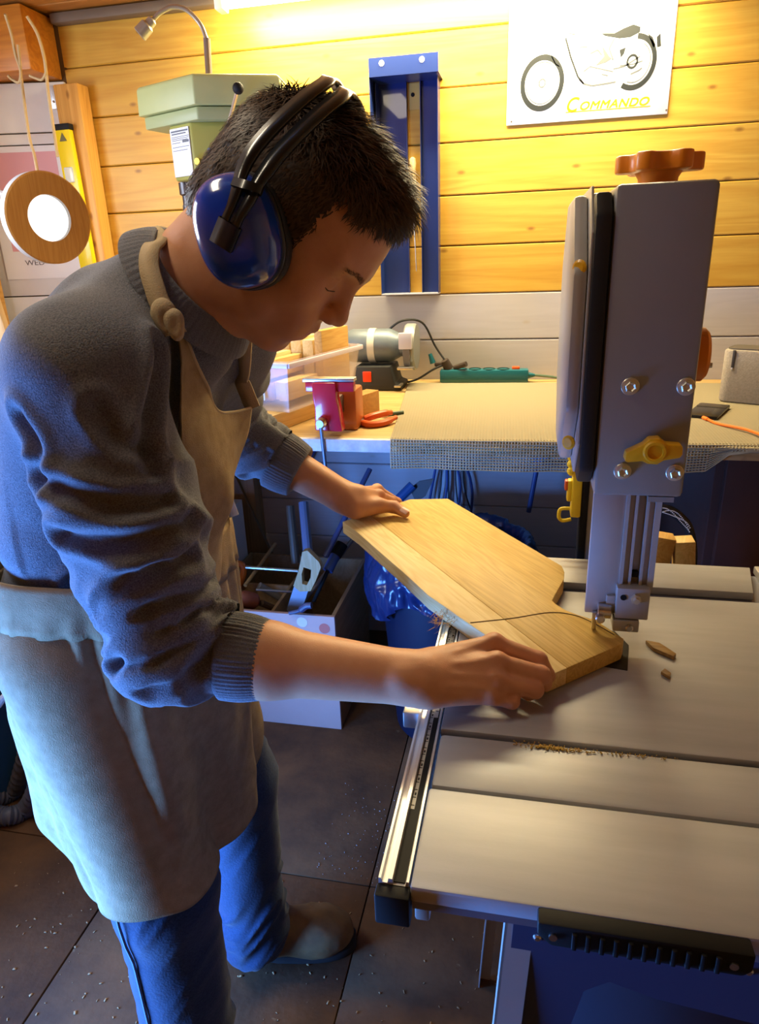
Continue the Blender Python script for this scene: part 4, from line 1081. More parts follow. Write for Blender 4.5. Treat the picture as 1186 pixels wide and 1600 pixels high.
for x, y, c in ((382, 970, 0), (412, 970, 1), (447, 987, 0), (472, 972, 1), (507, 982, 2)):
    p = at_y(x, y, CY0)
    MB().cyl((p[0], CY0 + .0002, p[2]), (p[0], CY0 - .0008, p[2]), .0165, seg=24).build('painted_dot', [mat('dot_pink', (.50, .22, .22), rough=.6), mat('dot_white', (.72, .66, .62), rough=.6), mat('dot_rose', (.56, .16, .12), rough=.6)][c], crate)
# hand saw with a pale wooden handle standing in the crate
hs = thing('hand_saw', 'old hand saw with a pale wooden handle standing in the dotted crate', 'saw', (-.62, 1.79, .05))
def pxpoly(pts, Y): return [(lambda p: (p[0], p[2]))(at_y(x, y, Y)) for x, y in pts]
hY = 1.79
outer = pxpoly(((474, 860), (482, 858), (492, 868), (500, 876), (503, 884), (495, 905), (487, 921), (470, 922), (460, 913), (468, 890), (472, 872)), hY)
inner = pxpoly(((476, 884), (488, 888), (487, 900), (481, 912), (474, 910), (473, 895)), hY)
def frame_loop(o_, i_, name, m, parent, y0, y1):
    n = len(o_); k = len(i_)
    ii = [i_[int(round(j * k / n)) % k] for j in range(n)]
    vs = [(u, y0, v) for u, v in o_] + [(u, y0, v) for u, v in ii] + [(u, y1, v) for u, v in o_] + [(u, y1, v) for u, v in ii]
    fs = []
    for j in range(n):
        j2 = (j + 1) % n
        fs += [(j, j2, n + j2, n + j), (2 * n + j2, 2 * n + j, 3 * n + j, 3 * n + j2), (j2, j, 2 * n + j, 2 * n + j2), (n + j, n + j2, 3 * n + j2, 3 * n + j)]
    me = MB().add(vs, fs).mesh(name)
    bm = bmesh.new(); bm.from_mesh(me); bmesh.ops.remove_doubles(bm, verts=bm.verts[:], dist=1e-5); bmesh.ops.recalc_face_normals(bm, faces=bm.faces[:]); bm.to_mesh(me); bm.free()
    return link_mesh(name, me, m, parent, smooth=False)
frame_loop(outer, inner, 'saw_handle', wood('saw_handle_beech', (.56, .43, .22), (.46, .33, .14), 'z', 2, knots=False), hs, hY - .011, hY + .011)
bl = pxpoly(((461, 912), (482, 922), (470, 958), (452, 960), (448, 952)), hY)
MB().prism(bl + [], 'y', hY - .001, hY + .001).build('saw_blade', mat('old_saw_steel', (.30, .32, .38), rough=.45, metal=.6), hs, smooth=False)
b2 = pxpoly(((470, 958), (452, 960)), hY)
MB().prism([b2[1], b2[0], (b2[0][0] - .01, .03), (b2[1][0], .03)], 'y', hY - .001, hY + .001).build('blade_tip', mat('old_saw_steel', (.3, .3, .3)), hs, smooth=False)
# orange bow of a frame saw
fsw = thing('bow_saw', 'saw with an orange tubular handle lying across the dotted crate', 'saw', (-.84, 1.72, .45))
op2 = mat('bow_orange', (.55, .15, .02), rough=.4)
MB().tube(spline([at_y(x, y, 1.910) for x, y in ((352, 882), (368, 880), (379, 884), (380, 898), (372, 916), (358, 924))], 6), .011, 10).build('bow_handle', op2, fsw)
MB().cyl(at_y(380, 886, 1.910), at_y(466, 892, 1.930), .006, seg=10).build('bow_bar', steel, fsw)
# red-brown mallet head and tool handles
o = thing('mallet', 'red-brown round mallet lying in the dotted crate', 'mallet', (-.78, 1.62, .42))
ma = Vector(at_y(378, 935, 1.810)); mb2 = Vector(at_y(408, 942, 1.850))
MB().lathe([(.012, -.012), (.021, -.008), (.026, .0), (.028, .02), (.026, .046), (.018, .055)], ma, mb2 - ma, 18).build('mallet_head', mat('mallet_red', (.22, .06, .03), rough=.5), o)
MB().sphere(ma - (mb2 - ma).normalized() * .012, .0085, 12).build('mallet_pin', mat('pin_white', (.75, .68, .72), rough=.3), o)
MB().cyl(mb2, Vector(at_y(450, 960, 1.970)), .011, seg=12).build('mallet_handle', mat('handle_dark', (.16, .09, .05), rough=.6), o)
def rod(name, label, cat, a, b, r, m, group=None, seg=12):
    o = MB().cyl(a, b, r, seg=seg).build(name, m); tag(o, label, cat, group); return o
grey_h = mat('handle_grey', (.22, .21, .20), rough=.6)
rod('wooden_baton', 'short grey rounded tool handle lying in the dotted crate', 'handle', at_y(405, 915, 1.890), at_y(440, 935, 1.930), .012, grey_h)
rod('wooden_stick', 'thin pale wooden stick slanting across the dotted crate', 'stick', at_y(383, 915, 1.850), at_y(430, 850, 2.070), .006, wood('stick_pine', (.42, .28, .12), (.36, .22, .08), 'z', knots=False))
rod('metal_rod', 'thin steel rod lying across tools in the dotted crate', 'rod', at_y(400, 921, 1.790), at_y(462, 925, 1.830), .004, steel)
rod('broom_pole', 'pale blue-grey pole standing upright behind the dotted crate', 'pole', tuple(at_y(481, 862, 1.910)), tuple(at_y(474, 785, 1.990)), .0155, mat('pole_blue_grey', (.16, .19, .30), rough=.4))
rod('broom_pole', 'dark brown pole standing upright left of the blue-grey pole', 'pole', tuple(at_y(462, 880, 1.990)), tuple(at_y(453, 790, 2.050)), .014, mat('pole_brown', (.13, .09, .06), rough=.5))
rod('steel_tube', 'slim blue steel tube leaning up past the far hand', 'tube', tuple(at_y(508, 870, 1.850)), tuple(at_y(578, 733, 2.050)), .0085, mat('tube_blue', (.10, .13, .30), rough=.35, metal=.4))
rod('steel_tube', 'slim grey tube with a pale tip leaning in the crate below the board', 'tube', tuple(at_y(470, 945, 1.810)), tuple(at_y(552, 842, 1.970)), .007, mat('tube_grey', (.22, .24, .30), rough=.35, metal=.4))
gun = thing('caulking_gun', 'blue and black caulking gun standing in the right of the crate', 'caulking gun', (-.53, 1.66, .42))
MB().cyl(tuple(at_y(512, 892, 1.850)), tuple(at_y(524, 868, 1.890)), .016, seg=14).build('gun_barrel', mat('gun_blue', (.05, .09, .26), rough=.4), gun)
MB().cyl(tuple(at_y(524, 868, 1.890)), tuple(at_y(535, 850, 1.920)), .019, seg=14).build('gun_collar', rail_black, gun)
MB().cyl(tuple(at_y(490, 940, 1.810)), tuple(at_y(512, 892, 1.850)), .006, seg=10).build('gun_rod', rail_black, gun)
MB().tube(spline([at_y(x, y, 1.705) for x, y in ((452, 958), (468, 954), (478, 947), (487, 946))], 5), [.006] * 6 + [.010] * 10, 10).build('gun_trigger', mat('trigger_blue', (.05, .06, .13), rough=.4), gun)
_lb = at_y(400, 850, 2.20)
o = MB(Matrix.Translation((_lb[0], 2.20, _lb[2])) @ Matrix.Rotation(math.radians(-20), 4, 'Y')).bbox((-.075, -.010, -(_lb[2] - .03) / math.cos(math.radians(20))), (.045, .010, .28), .003).build('leaning_board', wood('board_dark', (.20, .12, .05), (.14, .08, .03), 'z', knots=False)); tag(o, 'dark brown board leaning under the bench behind the crate', 'board')
wb = thing('white_drawer_box', 'white painted box edge showing beside the apron under the bench', 'box', (-1.02, 1.96, 0))
MB().bbox((-1.075, 1.80, .0), (-.962, 2.13, .600), .003).build('box_body', mat('box_white', (.60, .58, .56), rough=.6), wb)
# bin with a blue bag
_bc = at_y(704, 852, 1.84)
bx, by, bz = float(_bc[0]), float(_bc[1]), float(_bc[2])
bin_ = thing('waste_bin', 'dark blue waste bin lined with a shiny blue plastic bag', 'bin', (bx, by, 0))
RB = .222
MB().lathe([(.165, 0), (.17, .005), (RB - .008, bz - .02), (RB, bz - .012), (RB, bz), (RB - .010, bz), (.162, .012), (.0, .012)], (bx, by, 0), (0, 0, 1), 44, caps=False).build('bin_body', mat('bin_blue', (.005, .009, .028), rough=.45), bin_)
bagm = mat('bag_blue_film', (.007, .018, .070), rough=.3, coat=.25)
vs = []; fs = []; n = 220; rows = 46
for j in range(rows):
    t = j / (rows - 1)
    for i in range(n):
        a = 2 * math.pi * i / n
        cr = .012 * mnoise((math.cos(a) * 4, math.sin(a) * 4, t * 3)) + .010 * (1 - 2 * abs(mnoise((math.cos(a) * 9, math.sin(a) * 9, t * 4 + 4)))) - .006
        if t < .25:   # inside
            u = t / .25; r = RB - .035 + .026 * u; z = bz - .17 + .182 * u
            cr *= .8
        elif t < .35:
            u = (t - .25) / .10; r = RB - .008 + .020 * u; z = bz + .012 + .010 * math.sin(u * math.pi)
        else:
            u = (t - .35) / .65; r = RB + .014 + .012 * math.sin(u * 3.0) + .004 * u; z = bz + .012 - u * (.135 + .05 * math.sin(a * 2 + 1) + .02 * math.sin(a * 7))
            cr *= 1 + .9 * u
        vs.append((bx + (r + cr) * math.cos(a), by + (r + cr) * math.sin(a), z + .4 * cr))
for j in range(rows - 1):
    for i in range(n):
        k = (i + 1) % n; fs.append((j * n + i, j * n + k, (j + 1) * n + k, (j + 1) * n + i))
link_mesh('bin_bag', np_mesh('bin_bag', vs, fs), bagm, bin_)
# cables hanging on the wall under the bench
cm = [mat('cable_blue', (.03, .06, .22), rough=.4), blk_cab, mat('cable_grey', (.22, .22, .26), rough=.5)]
def hang(px0, py0, px1, py1, sway, i, grp, label):
    pts = [at_y(px0 + (px1 - px0) * t + sway * math.sin(t * 3.1), py0 + (py1 - py0) * t, 2.30) for t in np.linspace(0, 1, 6)]
    o = MB().tube(spline(pts, 5), .0026 if i % 3 else .0048, 7).build('hanging_cable', cm[i % 3]); tag(o, label, 'cable', grp)
for i in range(11):
    hang(684 + i * 4.0, 712, 668 + i * 7.5, 800 + (i % 3) * 14, 9 * math.sin(i * 2.3), i, 'cables hanging behind the bin', ORD[i] + (' cable from the left hanging on the wall above the blue bin' if i else ' of the thin cables hanging on the wall above the blue bin'))
for i in range(7):
    hang(468 + i * 5.5, 692, 460 + i * 3, 760, -8, i, 'cables at the left under the bench', ORD[i] + (' cable from the left on the wall below the red vice' if i else ' of the thin cables on the wall below the red vice'))
# blue bar clamp and dust brush under the bench
cl = thing('bar_clamp', 'blue bar clamp hanging under the bench left of the band saw', 'clamp', at_y(835, 760, 2.15))
MB().cyl(at_y(842, 715, 2.15), at_y(826, 800, 2.15), .008, seg=10).build('clamp_bar', mat('clamp_dark_blue', (.03, .05, .16), rough=.4), cl)
MB(Matrix.Translation(at_y(842, 716, 2.15))).bbox((-.022, -.015, -.012), (.035, .015, .012), .003).build('clamp_head', mat('clamp_blue', (.03, .13, .34), rough=.4), cl)
bs = thing('blue_brush', 'dark blue bristle brush lying on the wall ledge below the mesh mat', 'brush', at_y(875, 715, 2.1))
MB(Matrix.Translation(at_y(876, 712, 2.1))).bbox((-.055, -.02, -.002), (.06, .02, .016), .004).build('brush_back', mat('brush_blue', (.02, .06, .16), rough=.5), bs)
MB(Matrix.Translation(at_y(876, 722, 2.1))).bbox((-.052, -.018, -.016), (.057, .018, .006), .006).build('bristles', mat('bristle_navy', (.01, .02, .06), rough=.8), bs)
kn2 = thing('trowel', 'dark trowel with a blue handle leaning behind the board under the bench', 'trowel', at_y(640, 775, 2.0))
MB().cyl(at_y(618, 785, 1.98), at_y(645, 758, 2.0), .015, seg=12).build('trowel_handle', mat('trowel_blue', (.02, .07, .20), rough=.4), kn2)
MB().prism([(lambda p: (p[0], p[2]))(at_y(x, y, 2.0)) for x, y in ((640, 764), (655, 752), (678, 748), (665, 775), (650, 785))], 'y', 2.0, 2.004).build('trowel_blade', mat('trowel_dark', (.05, .04, .04), rough=.5), kn2, smooth=False)
# braided hose and offcuts right of the saw column
hz = thing('braided_hose', 'black hose with white braid under the bench right of the saw post', 'hose', at_y(1060, 810, 1.45))
hp = spline([at_y(x, y, 1.45) for x, y in ((1028, 795), (1045, 797), (1062, 808), (1076, 826), (1082, 860), (1080, 900))], 8)
MB().tube(hp, .010, 10).build('hose_tube', blk_cab, hz)
vs = []; fs = []
for i in range(3, len(hp) - 16):
    for j in range(3):
        a = i * 1.9 + j * 2.1; p = hp[i] + Vector((0, -.0098 * math.cos(a * .4), 0)) + Vector((0, 0, .006 * math.sin(a)))
        p.y = hp[i].y - .0102
        b = len(vs); r = .0016; vs += [p + Vector(q) * r for q in ((-1, 0, 0), (0, 0, -1), (1, 0, 0), (0, 0, 1), (0, -1, 0))]; fs += [(b, b + 1, b + 4), (b + 1, b + 2, b + 4), (b + 2, b + 3, b + 4), (b + 3, b, b + 4)]
tag(link_mesh('hose_flecks', np_mesh('hose_flecks', vs, fs), mat('fleck_white', (.7, .7, .68), rough=.6), hz, smooth=False), kind='stuff')
tub = thing('offcut_tub', 'dark teal tub full of wood offcuts behind the saw table', 'tub', (.34, 1.275, 0))
MB().lathe([(.16, 0), (.165, .01), (.21, .70), (.215, .70), (.205, .70), (.155, .02), (0, .02)], (.34, 1.275, 0), (0, 0, 1), 36, caps=False).build('tub_body', mat('tub_teal', (.012, .028, .035), rough=.5), tub)
for i, (x, y, ry, lab) in enumerate(((1036, 848, 8, 'tan wood offcut sticking up at the left in the dark tub'), (1068, 854, -6, 'brown wood offcut sticking up at the right in the dark tub'))):
    p = at_y(x, y, 1.22)
    o = MB(Matrix.Translation(p) @ Matrix.Rotation(math.radians(ry), 4, 'Y')).bbox((-.017, -.017, -.24), (.017, .017, .015), .002).build('wood_offcut', ow[1 - i]); tag(o, lab, 'wood block', 'offcuts in the dark tub')
# vacuum hoses at the left edge
vh = mat('vacuum_hose_grey', (.085, .095, .13), rough=.5)
def hose(low, up, end, label, r):
    """low: pixels where the loop rests on the floor, up: pixels where it rises, end: where it enters the vacuum"""
    fl = [at_z(x, y, r + .003) for x, y in low]
    Yl = float(np.mean([q[1] for q in fl])) if fl else 1.2
    ctr = [q for q in fl] + [at_y(x, y, Yl + .02 * k) for k, (x, y) in enumerate(up)] + [A3(end) + np.array([.06, -.05, .03]), A3(end)]
    ctr = spline([Vector(q) for q in ctr], 22)
    rr_ = [r + .0022 * math.sin(i * 1.9) for i in range(len(ctr))]
    o = MB().tube(ctr, rr_, 14).build('vacuum_hose', vh); tag(o, label, 'hose', 'vacuum hoses at the left edge')
def A3(p): return np.array(p, float)
hose([(-70, 1255), (-30, 1268), (10, 1275), (42, 1262)], [(66, 1205), (76, 1130), (72, 1070)], (-1.40, 1.30, .43), 'outermost grey vacuum hose loop on the floor at the left edge', .024)
hose([(-40, 1240), (-5, 1246), (22, 1236)], [(40, 1180), (58, 1115), (70, 1050)], (-1.44, 1.27, .38), 'middle grey vacuum hose rising behind the apron', .021)
hose([(-60, 1205), (-30, 1210), (-5, 1200)], [(10, 1150), (18, 1095), (28, 1030)], (-1.50, 1.25, .40), 'inner grey vacuum hose at the left edge of the picture', .020)
o = MB().tube(spline([(-1.42, 1.245, .44)] + [at_y(x, y, 1.16) for x, y in ((-20, 1105), (8, 1088), (28, 1072), (60, 1040))], 6), .009, 10).build('vacuum_pipe', mat('pipe_pale', (.48, .48, .46), rough=.4)); tag(o, 'pale grey pipe crossing above the vacuum hoses at the left edge', 'pipe')
vac = thing('vacuum_cleaner', 'blue ribbed workshop vacuum behind the man at the left edge', 'vacuum cleaner', (-1.50, 1.36, 0))
MB().lathe([(.16, 0), (.17, .02), (.17, .30), (.175, .31), (.175, .345), (.17, .35), (.165, .44), (.12, .48), (.0, .485)], (-1.50, 1.36, 0), (0, 0, 1), 40, caps=False).build('vacuum_drum', mat('vacuum_blue', (.03, .12, .24), rough=.4), vac)
# ------------------------------------------------------------------ implicit surfaces for the figure
def _vn(P, seed=0):
    """value noise in numpy, 0..1"""
    I = np.floor(P).astype(np.int64); Fp = P - I
    w = Fp * Fp * (3 - 2 * Fp)
    out = 0
    for dx in (0, 1):
        for dy in (0, 1):
            for dz in (0, 1):
                h = (I[:, 0] + dx) * 374761393 + (I[:, 1] + dy) * 668265263 + (I[:, 2] + dz) * 2147483647 + seed * 1274126177
                h = (h ^ (h >> 13)) * 1274126177; h = h ^ (h >> 16)
                v = (h & 0xffff) / 65535.0
                out = out + v * (w[:, 0] if dx else 1 - w[:, 0]) * (w[:, 1] if dy else 1 - w[:, 1]) * (w[:, 2] if dz else 1 - w[:, 2])
    return out

def RC(a, b, r1, r2=None):
    a = np.asarray(a, float); b = np.asarray(b, float); r2 = r1 if r2 is None else r2
    ba = b - a; L2 = max(ba @ ba, 1e-12)
    def f(P):
        q = P - a
        t = np.clip(q @ ba / L2, 0, 1)
        return np.linalg.norm(q - t[:, None] * ba, axis=1) - (r1 + (r2 - r1) * t)
    return f
def EL(c, r, axes=None):
    c = np.asarray(c, float); r = np.asarray(r, float)
    A = np.eye(3) if axes is None else np.array(axes, float).T
    def f(P):
        q = (P - c) @ A
        k0 = np.linalg.norm(q / r, axis=1); k1 = np.linalg.norm(q / (r * r), axis=1) + 1e-9
        return k0 * (k0 - 1) / k1
    return f
def HS(p, n):
    """half space: negative on the side n points away from"""
    p = np.asarray(p, float); n = np.asarray(n, float) / np.linalg.norm(n)
    return lambda P: (P - p) @ n

class SDF:
    def __init__(self): self.ops = []
    def u(self, f, k=0.01): self.ops.append((f, 'u', k)); return self
    def s(self, f, k=0.006): self.ops.append((f, 's', k)); return self
    def i(self, f, k=0.004): self.ops.append((f, 'i', k)); return self
    def __call__(self, P, ops=None):
        d = None
        for f, o, k in (self.ops if ops is None else ops):
            e = f(P)
            if d is None:
                d = e if o == 'u' else np.full(len(P), 1.0); continue
            if o == 'u':
                h = np.maximum(k - np.abs(d - e), 0) / k; d = np.minimum(d, e) - h * h * k * .25
            else:
                if o == 's': e = -e
                h = np.maximum(k - np.abs(d - e), 0) / k; d = np.maximum(d, e) + h * h * k * .25
        return d
    def grad(self, P, e=0.001):
        g = np.stack([self(P + np.eye(3)[i] * e) - self(P - np.eye(3)[i] * e) for i in range(3)], 1)
        return g / (np.linalg.norm(g, axis=1, keepdims=True) + 1e-9)

def surface(S, lo, hi, h, nb=20):
    """sparse block surface nets -> verts, quads"""
    lo = np.asarray(lo, float); hi = np.asarray(hi, float)
    nblk = np.ceil((hi - lo) / (h * nb)).astype(int)
    hd = nb * h * math.sqrt(3) / 2
    gi = np.stack(np.meshgrid(*[np.arange(n) for n in nblk], indexing='ij'), -1).reshape(-1, 3)
    cen = lo + (gi + .5) * nb * h
    dc = S(cen)
    sel = np.abs(dc) < hd * 1.6 + 0.012
    gi = gi[sel]; cen = cen[sel]
    pd = [f(cen) for f, o, k in S.ops]
    m = nb + 1
    base = np.stack(np.meshgrid(*[np.arange(m)] * 3, indexing='ij'), -1).reshape(-1, 3)
    big = 1 << 20
    def key(c): return (c[..., 0] + 8) + (c[..., 1] + 8) * big + (c[..., 2] + 8) * big * big
    VK = []; VP = []; FK = []
    corners = np.array([(i, j, k) for i in (0, 1) for j in (0, 1) for k in (0, 1)])
    edges = [(a, b) for a in range(8) for b in range(a + 1, 8) if np.abs(corners[a] - corners[b]).sum() == 1]
    for bi in range(len(gi)):
        ops = []
        for (f, o, k), d in zip(S.ops, pd):
            if o == 'u' and d[bi] > hd * 1.5 + .05 + k: continue
            if o == 's' and d[bi] > hd * 1.5 + .02 + k: continue
            ops.append((f, o, k))
        if not any(o == 'u' for _, o, _ in ops): continue
        off = gi[bi] * nb
        V = S(lo + (base + off) * h, ops).reshape(m, m, m)
        neg = V < 0
        if neg.all() or not neg.any(): continue
        cs = sum(neg[i:nb + i, j:nb + j, k:nb + k].astype(np.int8) for i, j, k in corners)
        act = np.argwhere((cs > 0) & (cs < 8))
        if len(act):
            vals = np.stack([V[act[:, 0] + i, act[:, 1] + j, act[:, 2] + k] for i, j, k in corners], 1)
            acc = np.zeros((len(act), 3)); cnt = np.zeros(len(act))
            for a, b in edges:
                va, vb = vals[:, a], vals[:, b]
                x = (va < 0) != (vb < 0)
                t = np.where(x, va / np.where(x, va - vb, 1), 0)
                acc += np.where(x[:, None], corners[a] + t[:, None] * (corners[b] - corners[a]), 0); cnt += x
            VK.append(key(act + off)); VP.append(lo + (act + off + acc / cnt[:, None]) * h)
        for ax in range(3):
            e = np.eye(3, dtype=int)[ax]; u = np.eye(3, dtype=int)[(ax + 1) % 3]; w = np.eye(3, dtype=int)[(ax + 2) % 3]
            sl0 = tuple(slice(0, nb) for _ in range(3)); sl1 = tuple(slice(e[i], nb + e[i]) for i in range(3))
            A, B = neg[sl0], neg[sl1]
            for flag in (True, False):
                q = np.argwhere((A == flag) & (B != flag)) + off
                if len(q) == 0: continue
                ks = [key(q - u - w), key(q - w), key(q), key(q - u)]
                if not flag: ks = ks[::-1]
                FK.append(np.stack(ks, 1))
    VK = np.concatenate(VK); VP = np.concatenate(VP); FK = np.concatenate(FK)
    o = np.argsort(VK); VK = VK[o]; VP = VP[o]
    ix = np.searchsorted(VK, FK); ix = np.clip(ix, 0, len(VK) - 1)
    ok = (VK[ix] == FK).all(1)
    return VP, ix[ok]

def smooth_verts(V, Q, n=1, f=.5):
    for _ in range(n):
        acc = np.zeros_like(V); cnt = np.zeros(len(V))
        for k in range(4):
            a, b = Q[:, k], Q[:, (k + 1) % 4]
            np.add.at(acc, a, V[b]); np.add.at(cnt, a, 1)
            np.add.at(acc, b, V[a]); np.add.at(cnt, b, 1)
        V = V + f * (acc / np.maximum(cnt, 1)[:, None] - V)
    return V
# ------------------------------------------------------------------ the man
A = lambda *p: np.array(p, float)
HP = math.radians(50)                                   # head bowed by 50 degrees
EAR = A(-.265, .765, 1.400)
_hf = A(math.cos(HP), 0, -math.sin(HP)); _hu = A(math.sin(HP), 0, math.cos(HP)); _hl = A(0, -1, 0)
_yw = math.radians(1.5)
def _rotz(v, a): return A(v[0] * math.cos(a) - v[1] * math.sin(a), v[0] * math.sin(a) + v[1] * math.cos(a), v[2])
_hf, _hu, _hl = (_rotz(v, _yw) for v in (_hf, _hu, _hl))
HAX = (_hf, _hu, _hl)
def hd_(a, b, c=0.0): return EAR + a * _hf + b * _hu + c * _hl
def to_head(P): q = P - EAR; return np.stack([q @ _hf, q @ _hu, q @ _hl], 1)

# joints
SH_N, EL_N, WR_N = A(-.425, .612, 1.275), at_y(264, 1012, .585), A(-.101, .604, .968)
SH_F, EL_F, WR_F = A(-.425, .945, 1.290), A(-.535, 1.095, 1.118), A(-.300, 1.100, .985)

def head_ops(S):
    S.u(EL(hd_(-.014, .046), (.096, .084, .075), HAX), .02)
    S.u(EL(hd_(.022, .050), (.066, .078, .064), HAX), .02)                   # forehead
    S.u(EL(hd_(.026, -.038), (.056, .060, .055), HAX), .03)                  # lower face
    S.u(EL(hd_(.052, -.066), (.028, .032, .034), HAX), .02)
    S.u(EL(hd_(.0635, -.083), (.0155, .0135, .019), HAX), .014)              # chin
    for s in (1, -1):
        S.u(EL(hd_(.006, -.058, .046 * s), (.032, .022, .012), HAX), .03)    # jaw corners
        S.u(EL(hd_(.052, -.006, .041 * s), (.022, .020, .021), HAX), .025)   # cheek bones
        S.u(RC(hd_(.0795, .040, .012 * s), hd_(.062, .041, .046 * s), .0095, .009), .016)  # brow
        S.s(EL(hd_(.0935, .019, .034 * s), (.017, .0125, .019), HAX), .014)   # eye sockets
        S.u(EL(hd_(.0615, .017, .0315 * s), (.0150, .0115, .0155), HAX), .004)  # lids over the eyes
        S.u(EL(hd_(.068, -.040, .022 * s), (.016, .022, .014), HAX), .02)     # muzzle sides
    S.u(EL(hd_(.0695, -.043), (.0195, .026, .030), HAX), .014)                # mouth mound
    S.u(RC(hd_(.0800, .028), hd_(.0975, -.006), .0078, .0098), .012)          # nose
    S.u(EL(hd_(.0985, -.0105), (.0105, .0095, .0105), HAX), .007)
    for s in (1, -1):
        S.u(EL(hd_(.0915, -.0155, .0120 * s), (.0100, .0072, .0062), HAX), .006)  # nostrils
        S.s(EL(hd_(.0945, -.0235, .0075 * s), (.0045, .0030, .0028), HAX), .003)
        S.u(RC(hd_(.0872, -.0375, .002 * s), hd_(.0800, -.0405, .020 * s), .0056, .0035), .006)
        S.u(RC(hd_(.0800, -.0570, .002 * s), hd_(.0750, -.0530, .018 * s), .0066, .0040), .006)
        S.s(RC(hd_(.0945, -.0480, 0), hd_(.0765, -.0475, .026 * s), .0020, .0014), .004)
        S.u(EL(hd_(-.012, -.004, .079 * s), (.016, .030, .008), HAX), .01)    # ears under the cups
    S.s(EL(hd_(.0880, -.0680), (.0075, .0050, .016), HAX), .008)              # dent under the lip

def arm_ops(S, sh, el, wr, grow=0.0, fore=True):
    S.u(RC(sh, el, .042 + grow, .028 + grow), .02)
    if fore:
        m = el + (wr - el) * .40
        S.u(RC(el, m, .0270 + grow, .0375 + grow), .01)
        S.u(RC(m, wr, .0375 + grow, .0270 + grow * .6), .02)

def hand_ops(S, wr, mcp, pip, dip, tip, thumb, rad, nrm, k=.008):
    """mcp/pip/dip/tip: four points each, index to little finger; thumb: cmc, mcp, ip, tip"""
    wr = np.asarray(wr)
    for i in range(4):
        base = wr + (mcp[i] - wr) * .22 + (mcp[1] - mcp[2]) * (.55 - i * .36)
        S.u(RC(base, mcp[i], .0150, rad[i] * 1.05), .012)
    for i in range(4):
        S.u(RC(mcp[i], pip[i], rad[i] * 1.05, rad[i] * .93), .0045)
        S.u(EL(mcp[i] + nrm * rad[i] * .35, (rad[i] * .95,) * 3), .007)
    for i in range(4):
        S.u(RC(pip[i], dip[i], rad[i] * .95, rad[i] * .86), .003)
        S.u(RC(dip[i], tip[i], rad[i] * .86, rad[i] * .74), .003)
    S.u(RC(thumb[0], thumb[1], .0180, .0135), .016)
    S.u(RC(thumb[1], thumb[2], .0122, .0108), .006)
    S.u(RC(thumb[2], thumb[3], .0108, .0082), .004)

# near hand, pushing the board with curled fingers
g = at_z
r_mcp = [g(772, 1006, .982), g(776, 1036, .977), g(776, 1064, .966), g(768, 1087, .953)]
r_pip = [g(842, 1031, .968), g(846, 1054, .962), g(836, 1078, .953), g(800, 1096, .946)]
r_dip = [r_pip[0] + A(.010, .004, -.021), r_pip[1] + A(.003, .010, -.017), r_pip[2] + A(-.006, .012, -.012), r_pip[3] + A(-.003, .016, -.005)]
r_tip = [r_dip[0] + A(-.008, .006, -.006), r_dip[1] + A(-.012, .012, -.003), r_dip[2] + A(-.016, .010, -.001), r_dip[3] + A(-.014, .010, 0)]
r_th = [g(690, 1060, .955), g(742, 1052, .946), g(780, 1040, .943), A(-.004, .652, .942)]
# far hand, thumb on top of the board and fingers below it
l_mcp = [g(592, 775, .980), A(-.268, 1.195, .970), A(-.288, 1.205, .952), A(-.306, 1.205, .936)]
l_pip = [g(612, 783, .955), A(-.236, 1.222, .938), A(-.254, 1.225, .922), A(-.276, 1.220, .912)]
l_dip = [l_pip[0] + A(.008, .004, -.026), l_pip[1] + A(.012, -.004, -.018), A(-.236, 1.212, .912), A(-.258, 1.205, .908)]
l_tip = [l_dip[0] + A(.014, -.010, -.010), l_dip[1] + A(.018, -.010, -.006), A(-.216, 1.196, .915), A(-.242, 1.192, .914)]
l_th = [g(556, 795, .975), g(592, 790, .974), g(616, 792, .968), g(633, 802, .9615)]

body = SDF()
head_ops(body)
NB = A(-.395, .772, 1.345)
body.u(RC(hd_(-.035, -.015), NB, .058, .058), .03)
body.u(RC(hd_(.01, -.05), A(-.385, .772, 1.335), .042, .050), .03)
body.u(RC(NB, A(-.47, .78, 1.27), .052, .05), .03)
body.u(RC(SH_N + A(-.02, .03, -.01), SH_F + A(-.02, -.03, -.01), .038), .04)
for sh, el, wr in ((SH_N, EL_N, WR_N), (SH_F, EL_F, WR_F)):
    arm_ops(body, sh, el, wr)
nr = np.cross(r_mcp[0] - r_mcp[3], r_mcp[1] - WR_N); nr = nr / np.linalg.norm(nr)
if nr[2] < 0: nr = -nr
body.u(EL((WR_N + (r_mcp[1] - WR_N) * .05), (.030, .024, .021)), .02)
body.u(EL(WR_N + A(-.012, -.018, .012), (.012, .009, .009)), .012)          # wrist bone
hand_ops(body, WR_N, r_mcp, r_pip, r_dip, r_tip, r_th, [.0098, .0102, .0096, .0084], nr)
nl = A(.1, -.35, .93)
body.u(EL(WR_F, (.028, .024, .020)), .02)
hand_ops(body, WR_F, l_mcp, l_pip, l_dip, l_tip, l_th, [.0098, .0100, .0094, .0082], nl)

man = thing('person', 'man in grey sweatshirt and beige apron bending over the saw, both hands on a board', 'person', (-.50, .82, 0))

V, Q = surface(body, (-.66, .50, .86), (.10, 1.30, 1.60), .0024)
V = smooth_verts(V, Q, 1, .35)
